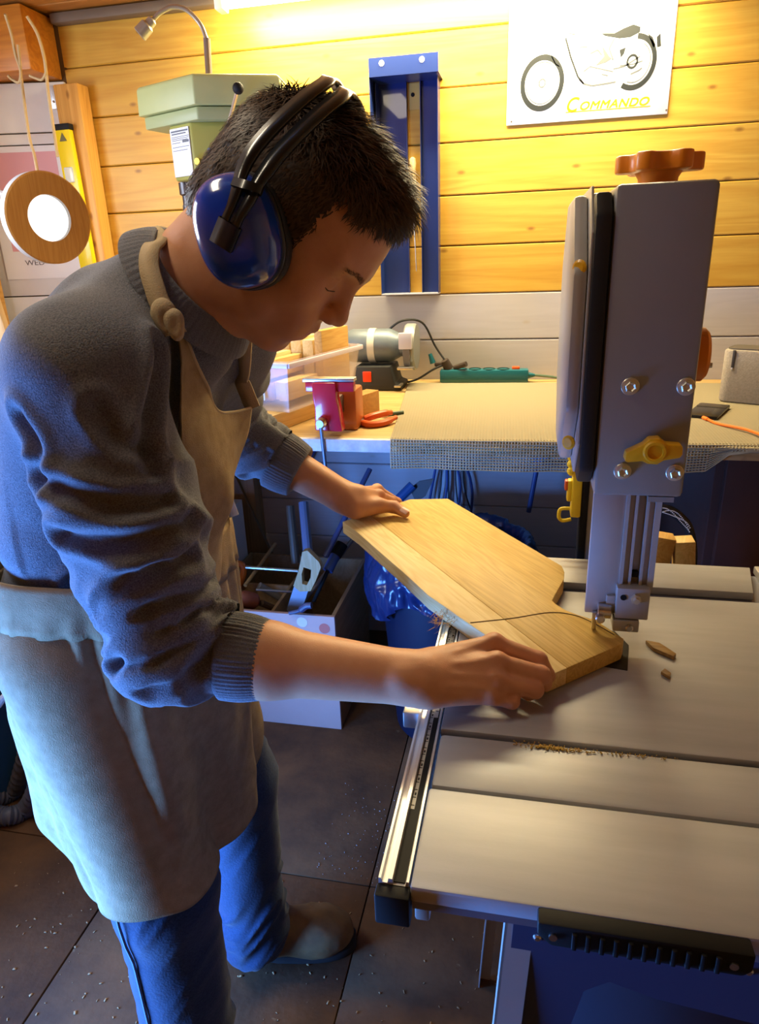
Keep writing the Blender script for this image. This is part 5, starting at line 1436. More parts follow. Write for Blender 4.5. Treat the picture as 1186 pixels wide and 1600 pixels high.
# fine relief: tendons and veins on the back of the near hand, drawn as ridges
def ridge(V, pts, r, hgt):
    pts = [np.asarray(p) for p in pts]
    d = np.full(len(V), 9.)
    for a, b in zip(pts[:-1], pts[1:]):
        d = np.minimum(d, RC(a, b, 0.0)(V))
    return hgt * np.exp(-(d / r) ** 2)
box = (V[:, 0] > -.14) & (V[:, 2] < 1.02) & (V[:, 1] < .70)
nrmv = np.zeros_like(V); idx = np.where(box)[0]
nrmv[idx] = body.grad(V[idx])
amp = np.zeros(len(V))
for i in range(4):
    st = WR_N + A(.02, .012 - .009 * i, .016 - .004 * i)
    amp[idx] += ridge(V[idx], [st, (st + r_mcp[i] + nr * .012) / 2 + nr * .004, r_mcp[i] + nr * .012], .0035, .0011)
vein = [g(672, 1075, .985), g(700, 1058, .992), g(738, 1048, .995)]
vein2 = [g(700, 1058, .992), g(712, 1040, .995), g(745, 1030, .995)]
for vv in (vein, vein2): amp[idx] += ridge(V[idx], vv, .004, .0009)
V = V + nrmv * amp[:, None]
me = np_mesh('body', V, Q)
# skin tint: lips, cheeks, knuckles and stubble are a little different in colour
L = to_head(V)
tint = np.zeros((len(V), 4), np.float32); tint[:, 3] = 1
lip = np.exp(-(((L[:, 1] + .048) / .012) ** 2)) * (L[:, 0] > .078) * (np.abs(L[:, 2]) < .02)
stub = np.clip(1 - np.abs(L[:, 1] + .062) / .04, 0, 1) * (L[:, 0] > -.01) * (L[:, 0] < .12) * (np.abs(L[:, 2]) < .07)
kn = np.zeros(len(V))
for p in r_mcp + r_pip + l_mcp[:1] + [l_th[2]]:
    kn = np.maximum(kn, np.exp(-(np.linalg.norm(V - p, axis=1) / .014) ** 2))
tint[:, 0] = np.clip(lip + .55 * kn, 0, 1); tint[:, 1] = np.clip(stub, 0, 1)
ca = me.color_attributes.new('tint', 'FLOAT_COLOR', 'POINT'); ca.data.foreach_set('color', tint.ravel())

def skin_material():
    m = mat('skin', (.66, .36, .22), rough=.48, bump=.12, bscale=900, sss=.12, spec=.4)
    nt = m.node_tree; N = nt.nodes; Lk = nt.links; b = N['Principled BSDF']
    at = N.new('ShaderNodeAttribute'); at.attribute_name = 'tint'
    sp = N.new('ShaderNodeSeparateColor'); Lk.new(at.outputs['Color'], sp.inputs[0])
    nz = N.new('ShaderNodeTexNoise'); nz.inputs['Scale'].default_value = 45; nz.inputs['Detail'].default_value = 4
    m0 = N.new('ShaderNodeMix'); m0.data_type = 'RGBA'; m0.inputs['A'].default_value = (.66, .35, .20, 1); m0.inputs['B'].default_value = (.56, .26, .14, 1)
    Lk.new(nz.outputs['Fac'], m0.inputs['Factor'])
    m1 = N.new('ShaderNodeMix'); m1.data_type = 'RGBA'; m1.inputs['B'].default_value = (.52, .17, .12, 1)
    mm = N.new('ShaderNodeMath'); mm.operation = 'MULTIPLY'; mm.inputs[1].default_value = .7
    Lk.new(sp.outputs[0], mm.inputs[0]); Lk.new(mm.outputs[0], m1.inputs['Factor']); Lk.new(m0.outputs['Result'], m1.inputs['A'])
    m2 = N.new('ShaderNodeMix'); m2.data_type = 'RGBA'; m2.inputs['B'].default_value = (.30, .18, .13, 1)
    mb = N.new('ShaderNodeMath'); mb.operation = 'MULTIPLY'; mb.inputs[1].default_value = .35
    Lk.new(sp.outputs[1], mb.inputs[0]); Lk.new(mb.outputs[0], m2.inputs['Factor']); Lk.new(m1.outputs['Result'], m2.inputs['A'])
    Lk.new(m2.outputs['Result'], b.inputs['Base Color'])
    return m
SKIN = skin_material()
o_body = link_mesh('body', me, SKIN, man)

# finger nails
nail = mat('nail', (.72, .45, .36), rough=.3)
def nail_obj(tip, prev, nrm, r):
    d = (tip - prev) / np.linalg.norm(tip - prev); n = nrm - d * (nrm @ d); n /= np.linalg.norm(n); w = np.cross(d, n)
    vs = []; fs = []
    for i in range(5):
        for j in range(5):
            u = (i / 4 - .5) * 2; v = (j / 4 - .5) * 2
            vs.append(tip + d * (v * r * .85) + w * (u * r * .72) + n * (r * (1.02 - .28 * u * u) - .0010 * (v > .9)))
    for i in range(4):
        for j in range(4):
            fs.append((i * 5 + j, i * 5 + j + 1, i * 5 + j + 6, i * 5 + j + 5))
    link_mesh('fingernail', np_mesh('fingernail', vs, fs), nail, o_body)
nail_obj(l_th[3], l_th[2], A(0, -.35, .93), .0088)

# ---- eyes, brows and lashes
dark_hair = mat('brow_hair', (.075, .038, .022), rough=.7)
def on_face(b, c, lift=0.0):
    """point of the face at height b and side c, found by walking in from the front"""
    t = np.linspace(.12, .03, 181); P = np.array([hd_(a, b, c) for a in t]); d = body(P)
    k = int(np.argmax(d < 0)); return hd_(t[k] + lift, b, c)
for s in (1, -1):
    lash = MB()
    pts = [on_face(bb, cc * s, .0006) for bb, cc in ((.0105, .0190), (.0095, .024), (.0090, .030), (.0093, .036), (.0102, .041), (.0112, .0445))]
    lash.tube(spline([Vector(p) for p in pts], 4), [.0003] + [.0006] * 16 + [.0005] * 3 + [.0003], 6)
    lash.build('eyelash', dark_hair, o_body)
for s in (1, -1):
    vs = []; fs = []
    for i in range(110):
        t = random.random()
        p = on_face(.036 + .008 * math.sin(t * 2.4) - .004 * t + random.uniform(-.0028, .0028), (.011 + .037 * t) * s, .0003)
        d = body.grad(p[None])[0]
        dr = (_hl * s * .9 + _hu * (random.uniform(-.1, .5) + .3 * (1 - t)) - _hf * .3 * t + d * .12); dr /= np.linalg.norm(dr)
        w = np.cross(dr, d); w = w / np.linalg.norm(w) * .0003
        b0 = len(vs); vs += [p - w, p + w, p + dr * random.uniform(.005, .009)]; fs.append((b0, b0 + 1, b0 + 2))
    link_mesh('eyebrow', np_mesh('eyebrow', vs, fs), dark_hair, o_body)['kind'] = 'stuff'

# ---- hair: a close cap and many single locks growing from it
def hairline(a):
    return np.interp(a, [-.12, -.075, -.05, -.022, .004, .020, .0255, .0285, .031, .050, .0755, .092], [-.064, -.060, -.045, -.026, -.016, -.014, .000, .056, .088, .089, .098, .102])
capS = SDF()
capS.u(EL(hd_(-.014, .046), (.103, .092, .0795), HAX), .01)
capS.u(EL(hd_(.004, .085), (.060, .051, .065), HAX), .02)
capS.u(EL(hd_(.040, .1035), (.037, .029, .052), HAX), .02)
capS.u(EL(hd_(-.058, -.015), (.049, .048, .056), HAX), .03)
Vh, Qh = surface(capS, (-.48, .64, 1.25), (-.05, .90, 1.62), .0035)
Lh = to_head(Vh)
keep = Lh[:, 1] > hairline(Lh[:, 0]) - .004 + .004 * np.sin(Lh[:, 2] * 300)
nz = _vn(Vh * A(55, 55, 55), 3) - .5
gh = capS.grad(Vh)
Vh = Vh + gh * (nz * .006)[:, None]
Qk = Qh[keep[Qh].all(1)]
used, inv = np.unique(Qk, return_inverse=True)
hair_m = mat('hair', (.028, .015, .009), rough=.55, color2=(.050, .028, .016), vscale=60, spec=.35)
o_hair = link_mesh('hair', np_mesh('hair', Vh[used], inv.reshape(-1, 4)), hair_m, man)
tag(o_hair, kind='stuff')
roots = np.where(keep)[0]
n_st = 15000
pick = rng.choice(roots, n_st)
p0 = Vh[pick] + rng.normal(size=(n_st, 3)) * .0012; n0 = gh[pick]; l0 = Lh[pick]
topw = np.clip((l0[:, 1] - .07) / .05, 0, 1)[:, None]
frontw = np.clip((l0[:, 0] - .0) / .06, 0, 1)[:, None] * topw
flow = (_hf * 1.0)[None] * topw * 1.0 + (-_hu)[None] * (1 - topw) * 1.0 + (-_hf)[None] * (1 - topw) * .25
flow = flow + (_hl * -.35)[None] * frontw + rng.normal(size=(n_st, 3)) * .22
flow = flow - n0 * (flow * n0).sum(1)[:, None]; flow /= np.linalg.norm(flow, axis=1)[:, None]
lift = (.14 + .50 * topw + .05 * frontw) * (.6 + .8 * rng.random((n_st, 1)))
ln = (.008 + .012 * topw + .003 * frontw) * (.7 + .6 * rng.random((n_st, 1)))
side = np.cross(flow, n0); side /= np.linalg.norm(side, axis=1)[:, None]
curl = rng.normal(size=(n_st, 1)) * .35
vs = np.zeros((n_st, 7, 3))
for j, t in enumerate((0, .4, .75)):
    c = p0 + flow * ln * t + n0 * ln * lift * (t - .35 * t * t) + side * ln * curl * t * t
    wd = .00075 * (1 - .45 * t)
    vs[:, 2 * j] = c - side * wd; vs[:, 2 * j + 1] = c + side * wd
vs[:, 6] = p0 + flow * ln + n0 * ln * lift * .65 + side * ln * curl
b0 = (np.arange(n_st) * 7)[:, None]
fs = np.concatenate([b0 + np.array(q)[None] for q in ((0, 1, 3), (0, 3, 2), (2, 3, 5), (2, 5, 4), (4, 5, 6))], 0)
lock_m = mat('hair_lock', (.038, .021, .012), rough=.5, color2=(.095, .055, .03), vscale=90, spec=.4)
tag(link_mesh('hair_locks', np_mesh('hair_locks', vs.reshape(-1, 3), fs), lock_m, man, smooth=False), kind='stuff')

# ---- sweatshirt
TOR = A(-.50, .78, 1.23)
tax = A(.17, 0, .44); tax /= np.linalg.norm(tax); tfw = A(tax[2], 0, -tax[0]); tl = A(0, -1, 0)
TAX = (tfw, tl, tax)
shirt = SDF()
shirt.u(EL(A(-.510, .78, 1.205), (.118, .168, .160), TAX), .03)
shirt.u(RC(SH_N + A(-.045, .040, .000), SH_F + A(-.040, -.035, -.005), .066), .05)
shirt.u(RC(A(-.475, .78, 1.315), A(-.415, .775, 1.342), .070, .056), .05)
shirt.u(RC(SH_N + A(-.015, .02, .010), A(-.42, .74, 1.342), .056, .046), .04)
shirt.u(RC(SH_F + A(-.01, -.02, .0), A(-.42, .80, 1.342), .056, .046), .04)
shirt.u(EL(A(-.548, .78, 1.075), (.118, .155, .15), TAX), .05)
shirt.u(EL(A(-.572, .785, .965), (.125, .158, .085)), .05)
shirt.u(RC(A(-.425, .775, 1.325), A(-.388, .775, 1.298), .058, .052), .03)
# sleeves
MID_N = EL_N + (WR_N - EL_N) * .30
CUF_N = EL_N + (WR_N - EL_N) * .235
shirt.u(RC(SH_N, SH_N + (EL_N - SH_N) * .5, .068, .067), .05)
shirt.u(RC(SH_N + (EL_N - SH_N) * .5, EL_N + A(0, 0, .012), .066, .046), .03)
shirt.u(EL(EL_N + A(.004, .0, .008), (.045, .043, .040)), .03)
shirt.u(RC(EL_N + A(0, 0, .003), CUF_N, .044, .041), .03)
CUF_F = EL_F + (WR_F - EL_F) * .46
shirt.u(RC(SH_F, EL_F, .074, .062), .05)
shirt.u(RC(EL_F, CUF_F, .060, .050), .02)
dn = (WR_N - EL_N) / np.linalg.norm(WR_N - EL_N); df = (WR_F - EL_F) / np.linalg.norm(WR_F - EL_F)
Vs, Qs = surface(shirt, (-.80, .44, .84), (-.22, 1.22, 1.46), .0036)
gs = shirt.grad(Vs)
# folds: ridged noise stretched around the sleeve, strongest at the bunched elbow; soft folds on the trunk
def arm_uv(P, sh, el, cf):
    d1 = el - sh; L1 = np.linalg.norm(d1); d1 = d1 / L1
    d2 = cf - el; L2 = np.linalg.norm(d2); d2 = d2 / L2
    t1 = (P - sh) @ d1; t2 = (P - el) @ d2
    w = 1 / (1 + np.exp(-(t1 - L1) / .012 - t2 / .05))
    s = np.where(t1 < L1, t1, L1) + np.clip(t2, 0, L2) * (t1 > L1 * .8)
    q = P - sh - d1 * np.clip(t1, 0, L1)[:, None] - d2 * np.clip(t2, 0, L2)[:, None] * (t1 > L1 * .8)[:, None]
    ang = np.arctan2(q @ np.cross(d1, A(1, 0, 0)), q @ A(1, 0, 0))
    near = RC(sh, el, .0)(P); near = np.minimum(near, RC(el, cf, .0)(P))
    return s, ang, near, L1
amp = np.zeros(len(Vs))
for sh, el, cf, k in ((SH_N, EL_N, CUF_N, 1.0), (SH_F, EL_F, CUF_F, .7)):
    s, ang, near, L1 = arm_uv(Vs, sh, el, cf)
    on = np.clip((.105 - near) / .02, 0, 1)
    s2 = s + .018 * np.sin(ang + .6) + .03 * np.cos(ang)
    q1 = np.stack([s2 / .021, np.sin(ang) * 1.1 + 5, np.cos(ang) * 1.1], 1)
    r1 = 1 - np.abs(2 * _vn(q1, 11) - 1)
    q2 = np.stack([s2 / .055, np.sin(ang) * .9 + 9, np.cos(ang) * .9], 1)
    r2 = 1 - np.abs(2 * _vn(q2, 5) - 1)
    fade = np.clip((L1 + np.linalg.norm(cf - el) - s) / .028, 0, 1)
    env = np.clip((s - L1 * .55) / (.22 * L1), 0, 1) * fade
    mid = np.clip((s - L1 * .15) / (.3 * L1), 0, 1) * fade
    amp += on * k * (env * .024 * (r1 ** 1.7 - .40) + mid * (1 - .4 * env) * .028 * (r2 ** 1.5 - .42))
pt = np.stack([(Vs - TOR) @ tfw, (Vs - TOR) @ tl, (Vs - TOR) @ tax], 1)
low = np.clip((1.16 - Vs[:, 2]) / .2, 0, 1)
amp += (.004 + .010 * low) * (_vn(pt * A(9, 7, 17) + 3, 2) - .5) * 2
amp += .0016 * (_vn(pt * A(30, 20, 40), 8) - .5)
def hit(x, y, S):
    t = np.linspace(.40, 1.3, 600); d = S(_C + _ray(x, y)[None] * t[:, None]); k = int(np.argmax(d < 0)) if (d < 0).any() else int(d.argmin())
    return _C + _ray(x, y) * t[k]
# the deep creases of the pushed-up near sleeve, and the slack between them
nearm = np.where((Vs[:, 1] < .70) & (Vs[:, 0] > -.56) & (Vs[:, 2] > .90))[0]
amp[nearm] *= .62
for pts, dp in ((((243, 540), (240, 620), (226, 690), (236, 735)), .008), (((62, 735), (120, 772), (190, 790), (258, 782)), .007), (((92, 836), (165, 852), (235, 838), (288, 812)), .009),
                (((118, 905), (200, 905), (292, 868)), .009), (((150, 955), (230, 948), (322, 903)), .010), (((165, 1000), (250, 985), (342, 936)), .010),
                (((190, 1036), (272, 1016), (350, 962)), .010), (((228, 1066), (300, 1044), (352, 1000)), .008), (((150, 640), (190, 690), (232, 705)), .005), (((30, 650), (60, 700), (70, 760)), .006)):
    P3 = [hit(x, y, shirt) for x, y in pts]
    P3 = [np.array(q) for q in spline([Vector(q) for q in P3], 5)]
    dd = np.full(len(nearm), 9.)
    for a_, b_ in zip(P3[:-1], P3[1:]): dd = np.minimum(dd, RC(a_, b_, 0.0)(Vs[nearm]))
    amp[nearm] += dp * (-1.25 * np.exp(-(dd / .0075) ** 2) + .75 * np.exp(-((dd - .0165) / .0085) ** 2))
# raglan seam line on the near shoulder
seam = [A(-.412, .690, 1.395), A(-.392, .655, 1.330), A(-.372, .640, 1.262), A(-.372, .635, 1.20)]
amp = np.clip(amp, -.0135, .0145)
Vs = Vs + gs * amp[:, None]
Vs = smooth_verts(Vs, Qs, 1, .35)
cut = ((Vs - CUF_N) @ dn < .008) | (np.linalg.norm(Vs - CUF_N, axis=1) > .092)
cut2 = ((Vs - CUF_F) @ df < .008) | (np.linalg.norm(Vs - CUF_F, axis=1) > .12)
kp = cut & cut2 & (Vs[:, 2] > .915)
neckc = A(-.372, .772, 1.338); neckn = A(.80, 0, .60)
_q = Vs - neckc; _h = _q @ neckn; _rad = np.linalg.norm(_q - _h[:, None] * neckn, axis=1)
kp &= ~((_h > .004) & (_rad < .062) & (_h < .1))
Qk = Qs[kp[Qs].all(1)]; used, inv = np.unique(Qk, return_inverse=True)

def cloth(name, c1, c2, scale=1400, bump=.35, rough=.9, var=60, streak=None):
    m = mat(name, c1, rough=rough, color2=c2, vscale=scale, bump=bump, bscale=scale, spec=.15, sheen=.15)
    return m
SHIRT = cloth('sweatshirt_jersey', (.21, .215, .24), (.075, .078, .098), 620, .5)
o_shirt = link_mesh('sweatshirt', np_mesh('sweatshirt', Vs[used], inv.reshape(-1, 4)), SHIRT, man)

def band(name, rings, m, parent, ribs=0, depth=.0, thick=.003):
    """closed tube-like band through rings of points (each ring n x 3)"""
    n = len(rings[0]); vs = []; fs = []
    for r in rings: vs += list(r)
    k = len(rings)
    for j in range(k - 1):
        for i in range(n):
            i2 = (i + 1) % n
            fs.append((j * n + i, j * n + i2, (j + 1) * n + i2, (j + 1) * n + i))
    return link_mesh(name, np_mesh(name, vs, fs), m, parent)
def ring(c, d, r1, r2=None, n=160, ribs=0, depth=0, ref=A(0, 0, 1)):
    d = d / np.linalg.norm(d); a = np.cross(d, ref); a /= np.linalg.norm(a); b = np.cross(d, a); r2 = r2 or r1
    t = np.arange(n) * 2 * np.pi / n
    k = 1 + depth * np.sign(np.sin(t * ribs)) if ribs else np.ones(n)
    return c + (np.cos(t) * r1 * k)[:, None] * a + (np.sin(t) * r2 * k)[:, None] * b
RIB = cloth('sweatshirt_rib', (.195, .20, .225), (.10, .103, .122), 900, .5)
for c, d, r0, r1, Lc in ((CUF_N, dn, .0465, .0415, .046), (CUF_F, df, .0525, .0465, .05)):
    rg = []
    for t in np.linspace(-.012, 1, 14):
        bul = .0022 * math.sin(max(t, 0) * math.pi)
        rg.append(ring(c + d * Lc * t, d, (.93 if t < 0 else 1) * r0 + (r1 - r0) * t + bul, n=240, ribs=60, depth=.010 if 0.02 < t < .97 else 0))
    rg.append(ring(c + d * (Lc + .0015), d, r1 - .003, n=240)); rg.append(ring(c + d * (Lc - .006), d, r1 - .0075, n=240))
    band('cuff', rg, RIB, o_shirt)
# neck band: a rib ring lying round the base of the neck
rg = []
nc = A(-.388, .772, 1.345); nd_ = A(.80, 0.0, .60)
for t in np.linspace(0, 1, 9):
    rr = .088 - .022 * t; b = .004 * math.sin(t * math.pi)
    rg.append(ring(nc + nd_ * (.000 + .030 * t + b), nd_, rr + .002, rr + .010 - .002 * t, n=240, ribs=70, depth=.006 if .05 < t < .95 else 0, ref=A(0, 1, 0)))
rg.append(ring(nc + nd_ * .027, nd_, .062, .068, n=240, ref=A(0, 1, 0)))
band('neckband', rg, RIB, o_shirt)

# ---- jeans
jeans = SDF()
jeans.u(EL(A(-.572, .785, .93), (.112, .152, .10)), .03)
HN, KN_, AN = A(-.572, .700, .90), A(-.505, .690, .50), A(-.505, .690, .06)
HF_, KF, AF = A(-.555, .875, .90), A(-.495, .930, .50), A(-.512, .965, .07)
jeans.u(RC(HN, KN_, .092, .074), .04).u(RC(KN_, AN, .074, .068), .03)
jeans.u(RC(HF_, KF, .092, .072), .04).u(RC(KF, AF, .072, .066), .03)
Vj, Qj = surface(jeans, (-.72, .58, .02), (-.38, 1.06, 1.02), .005)
gj = jeans.grad(Vj)
lowz = np.clip((.30 - Vj[:, 2]) / .2, 0, 1)
fold = 1 - np.abs(2 * _vn(np.stack([Vj[:, 0] * 9, Vj[:, 1] * 9, Vj[:, 2] * 26 + 2 * np.sin(Vj[:, 0] * 20)], 1), 4) - 1)
Vj = Vj + gj * ((fold - .5) * (.004 + .014 * lowz))[:, None]
kj = (Vj[:, 2] > .035)
Qk = Qj[kj[Qj].all(1)]; used, inv = np.unique(Qk, return_inverse=True)
denim = cloth('denim', (.014, .030, .068), (.026, .050, .105), 260, .35, .85)
o_jeans = link_mesh('jeans', np_mesh('jeans', Vj[used], inv.reshape(-1, 4)), denim, man)
seam_m = mat('denim_seam', (.10, .17, .30), rough=.8)
sm = MB(); pts = []
for z in np.linspace(.80, .06, 40):
    c = KN_ + (HN - KN_) * (z - .5) / .4 if z > .5 else KN_ + (AN - KN_) * (.5 - z) / .44
    d = A(-.25, -1, 0); d /= np.linalg.norm(d)
    lo_, hi_ = .03, .14
    for _ in range(18):
        m_ = (lo_ + hi_) / 2
        if jeans((c + d * m_)[None])[0] < 0: lo_ = m_
        else: hi_ = m_
    pts.append(Vector(c + d * (lo_ + .004)))
sm.tube(pts, .0022, 6); sm.build('side_seam', seam_m, o_jeans)

# ---- boots
boot_m = mat('boot_leather', (.20, .115, .040), rough=.7, color2=(.12, .07, .028), vscale=25, bump=.3, bscale=90)
sole_m = mat('boot_sole', (.015, .013, .012), rough=.8)
def boot(heel, toe, label):
    heel = A(*heel, 0); toe = A(*toe, 0); d = (toe - heel); Ln = np.linalg.norm(d); d /= Ln; w = A(-d[1], d[0], 0); up = A(0, 0, 1)
    ax = (d, w, up)
    P = lambda t, z, s=0: heel + d * (t * Ln) + up * z + w * s
    S = SDF()
    S.u(RC(P(.13, .055), P(.30, .050), .043, .044), .02)
    S.u(RC(P(.30, .052), P(.70, .042), .046, .046), .03)
    S.u(EL(P(.76, .040), (.066, .050, .040), ax), .03)
    S.u(RC(P(.24, .06), P(.20, .17), .047, .050), .03)
    S.i(HS(P(0, .016), -up), .004)
    Vb, Qb = surface(S, np.minimum(heel, toe) - A(.08, .08, .02), np.maximum(heel, toe) + A(.08, .08, .26), .0045)
    fo = 1 - np.abs(2 * _vn(Vb * A(40, 25, 25), 6) - 1)
    Vb = Vb + S.grad(Vb) * ((fo - .5) * .003)[:, None]
    b = link_mesh('boot', np_mesh('boot', Vb, Qb), boot_m, man)
    out = []
    for i in range(40):
        t = 2 * math.pi * i / 40
        x = math.cos(t); y = math.sin(t)
        wid = .040 + .012 * max(0, min(1, (x + .1) * 1.3)) - .004 * (x < -.3)
        c = heel + d * (Ln * .5 + x * Ln * .52) + w * (wid * (abs(y) ** .7) * (1 if y > 0 else -1))
        out.append((c[0], c[1]))
    MB().prism(out, 'z', 0.0, .020).build('sole', sole_m, b, bevel=.003)
boot((-.585, .962), (-.318, 1.030), 'far')
boot((-.570, .660), (-.305, .640), 'near')
# ---- apron
APR = mat('apron_canvas', (.36, .26, .145), rough=.92, color2=(.27, .19, .10), vscale=55, bump=.45, bscale=650, spec=.12, spots=((.14, .09, .05), 7, .70))
APR_L = mat('apron_strap', (.46, .36, .22), rough=.9, bump=.4, bscale=650, spec=.12)

def push_out(V, S, eps):
    V = V.copy()
    for _ in range(3):
        d = S(V); m = d < eps
        if not m.any(): break
        V[m] += S.grad(V[m]) * (eps - d[m])[:, None]
    return V
def grid_faces(n, m, wrap=False):
    fs = []
    for j in range(n - 1):
        for i in range(m if wrap else m - 1):
            i2 = (i + 1) % m
            fs.append((j * m + i, j * m + i2, (j + 1) * m + i2, (j + 1) * m + i))
    return fs
def thicken(o, t):
    md = o.modifiers.new('cloth_thickness', 'SOLIDIFY'); md.thickness = t; md.offset = 0
def resample(ctrl, n, m):
    """ctrl: rows of 3d points -> smooth n x m grid"""
    C = [[Vector(p) for p in r] for r in ctrl]
    rows = []
    for r in C:
        s = spline(r, 24); rows.append([s[int(round(k * (len(s) - 1) / (m - 1)))] for k in range(m)])
    cols = []
    for i in range(m):
        s = spline([rows[j][i] for j in range(len(rows))], 24); cols.append([s[int(round(k * (len(s) - 1) / (n - 1)))] for k in range(n)])
    return np.array([[tuple(cols[i][j]) for i in range(m)] for j in range(n)])
Yp = at_y
# bib: near edge to far edge, top to waist
bib_ctrl = [
    [Yp(249, 505, .684), Yp(268, 512, .690), Yp(290, 545, .712), Yp(322, 600, .745), Yp(341, 641, .775), Yp(366, 644, .825), Yp(394, 637, .872)],
    [Yp(250, 580, .676), Yp(275, 600, .682), Yp(300, 630, .705), Yp(328, 655, .735), Yp(347, 672, .770), Yp(368, 680, .820), Yp(388, 676, .868)],
    [Yp(248, 660, .670), Yp(278, 672, .672), Yp(305, 690, .695), Yp(332, 705, .725), Yp(352, 715, .760), Yp(366, 718, .815), Yp(376, 712, .862)],
    [Yp(243, 740, .666), Yp(275, 748, .668), Yp(305, 758, .690), Yp(338, 770, .722), Yp(362, 778, .752), Yp(360, 768, .805), Yp(362, 752, .856)],
    [Yp(244, 820, .660), Yp(268, 830, .662), Yp(298, 838, .685), Yp(325, 842, .715), Yp(342, 838, .750), Yp(346, 826, .800), Yp(348, 808, .850)],
    [Yp(236, 930, .652), Yp(262, 935, .655), Yp(292, 938, .680), Yp(318, 932, .712), Yp(335, 920, .748), Yp(344, 905, .800), Yp(348, 890, .850)]]
G = resample(bib_ctrl, 70, 60)
n, m = G.shape[:2]
Vb = G.reshape(-1, 3)
wr = (_vn(Vb * A(26, 20, 14) + 2, 21) - .5) * .006
Vb = Vb + np.stack([wr, -wr * .3, wr * 0], 1)
Vb = push_out(Vb, shirt, .010)
apron = link_mesh('apron', np_mesh('apron', Vb, grid_faces(n, m)), APR, man); thicken(apron, .0022)
# skirt
def sect(th, z):
    c = (np.interp(z, [.45, .6, .8, .97, 1.04], [-.550, -.560, -.560, -.552, -.545]), np.interp(z, [.45, .6, .8, 1.04], [.800, .797, .792, .785]))
    ax = np.interp(z, [.45, .6, .8, .97, 1.04], [.128, .150, .160, .147, .138]); ay = np.interp(z, [.45, .6, .8, .97, 1.04], [.146, .160, .166, .164, .166])
    e = 2 / 2.5
    cx = np.sign(np.cos(th)) * np.abs(np.cos(th)) ** e; sy = np.sign(np.sin(th)) * np.abs(np.sin(th)) ** e
    f = .007 * np.sin(th * 7 + 1.2) * np.clip((.93 - z) / .3, 0, 1) + .010 * np.exp(-((th + .95) / .16) ** 2) * np.clip((1.0 - z) / .2, 0, 1) - .010 * np.exp(-((th + .45) / .25) ** 2) * np.clip((1.0 - z) / .3, 0, 1)
    g_ = .004 * np.sin(th * 31) * np.clip((z - .78) / .16, 0, 1) * np.clip((.985 - z) / .02, 0, 1)
    return np.array([c[0] + (ax + f + g_) * cx, c[1] + (ay + f + g_) * sy, z])
TH = np.linspace(math.radians(62), math.radians(-205), 190)
rows = []
for v in np.linspace(0, 1, 90):
    r = []
    for th in TH:
        dg = math.degrees(th)
        hem = np.interp(-dg, [-62, -40, -15, 30, 95, 120, 150, 180, 205], [.66, .58, .545, .530, .520, .535, .61, .72, .84])
        z = 1.0 + (hem - 1.0) * v
        p = sect(th, z)
        r.append(p)
    rows.append(r)
Gk = np.array(rows); n, m = Gk.shape[:2]
Vk = Gk.reshape(-1, 3)
low = np.clip((1.0 - Vk[:, 2]) / .4, 0, 1)
wv = (_vn(Vk * A(16, 16, 7) + 7, 31) - .5) * .016 * low + (_vn(Vk * A(45, 45, 28) + 1, 32) - .5) * .005 * low
cc = Vk - np.stack([np.full(len(Vk), -.565), np.full(len(Vk), .79), Vk[:, 2]], 1); cc /= np.linalg.norm(cc, axis=1)[:, None]
Vk = Vk + cc * wv[:, None]
Vk = push_out(Vk, jeans, .008)
sk = link_mesh('apron_skirt', np_mesh('apron_skirt', Vk, grid_faces(n, m)), APR, apron); thicken(sk, .0022)
# waist band and its ties
rows = []
for v, z, k in ((0, 1.036, 1.0), (.2, 1.028, 1.012), (.5, 1.004, 1.016), (.8, .978, 1.016), (1, .966, 1.008)):
    r = []
    for th in np.linspace(math.radians(70), math.radians(-215), 170):
        p = sect(th, min(z, 1.03)); c0_ = np.array([-.55, .785, z]); p[2] = z
        d = p - c0_; r.append(c0_ + d * (k + .006))
    rows.append(r)
Gw = np.array(rows); n, m = Gw.shape[:2]
Vw = push_out(Gw.reshape(-1, 3), shirt, .007)
Vw = Vw + (np.stack([_vn(Vw * 30, 5) - .5, _vn(Vw * 30, 6) - .5, np.zeros(len(Vw))], 1)) * .006
wbnd = link_mesh('waistband', np_mesh('waistband', Vw, grid_faces(n, m)), APR, apron); thicken(wbnd, .003)
# hem and edge piping
def ribbon(name, pts, outs, w, t, m_, parent):
    P = np.array([tuple(p) for p in pts]); T = np.gradient(P, axis=0); T /= np.linalg.norm(T, axis=1)[:, None]
    O = np.array(outs); O = O - T * (O * T).sum(1)[:, None]; O /= np.linalg.norm(O, axis=1)[:, None]
    S_ = np.cross(T, O); vs = []; k = len(P)
    ww = np.broadcast_to(np.asarray(w, float), (k,))
    for i in range(k):
        for a_, b_ in ((-1, -1), (1, -1), (1, 1), (-1, 1)):
            vs.append(P[i] + S_[i] * a_ * ww[i] / 2 + O[i] * b_ * t / 2)
    fs = [(4 * i + a_, 4 * i + (a_ + 1) % 4, 4 * i + 4 + (a_ + 1) % 4, 4 * i + 4 + a_) for i in range(k - 1) for a_ in range(4)]
    return link_mesh(name, np_mesh(name, vs, fs), m_, parent)
edge = G[0]; o = MB().tube([Vector(p) for p in Vb.reshape(G.shape)[0][::2]], .0022, 8).build('bib_hem', APR_L, apron)
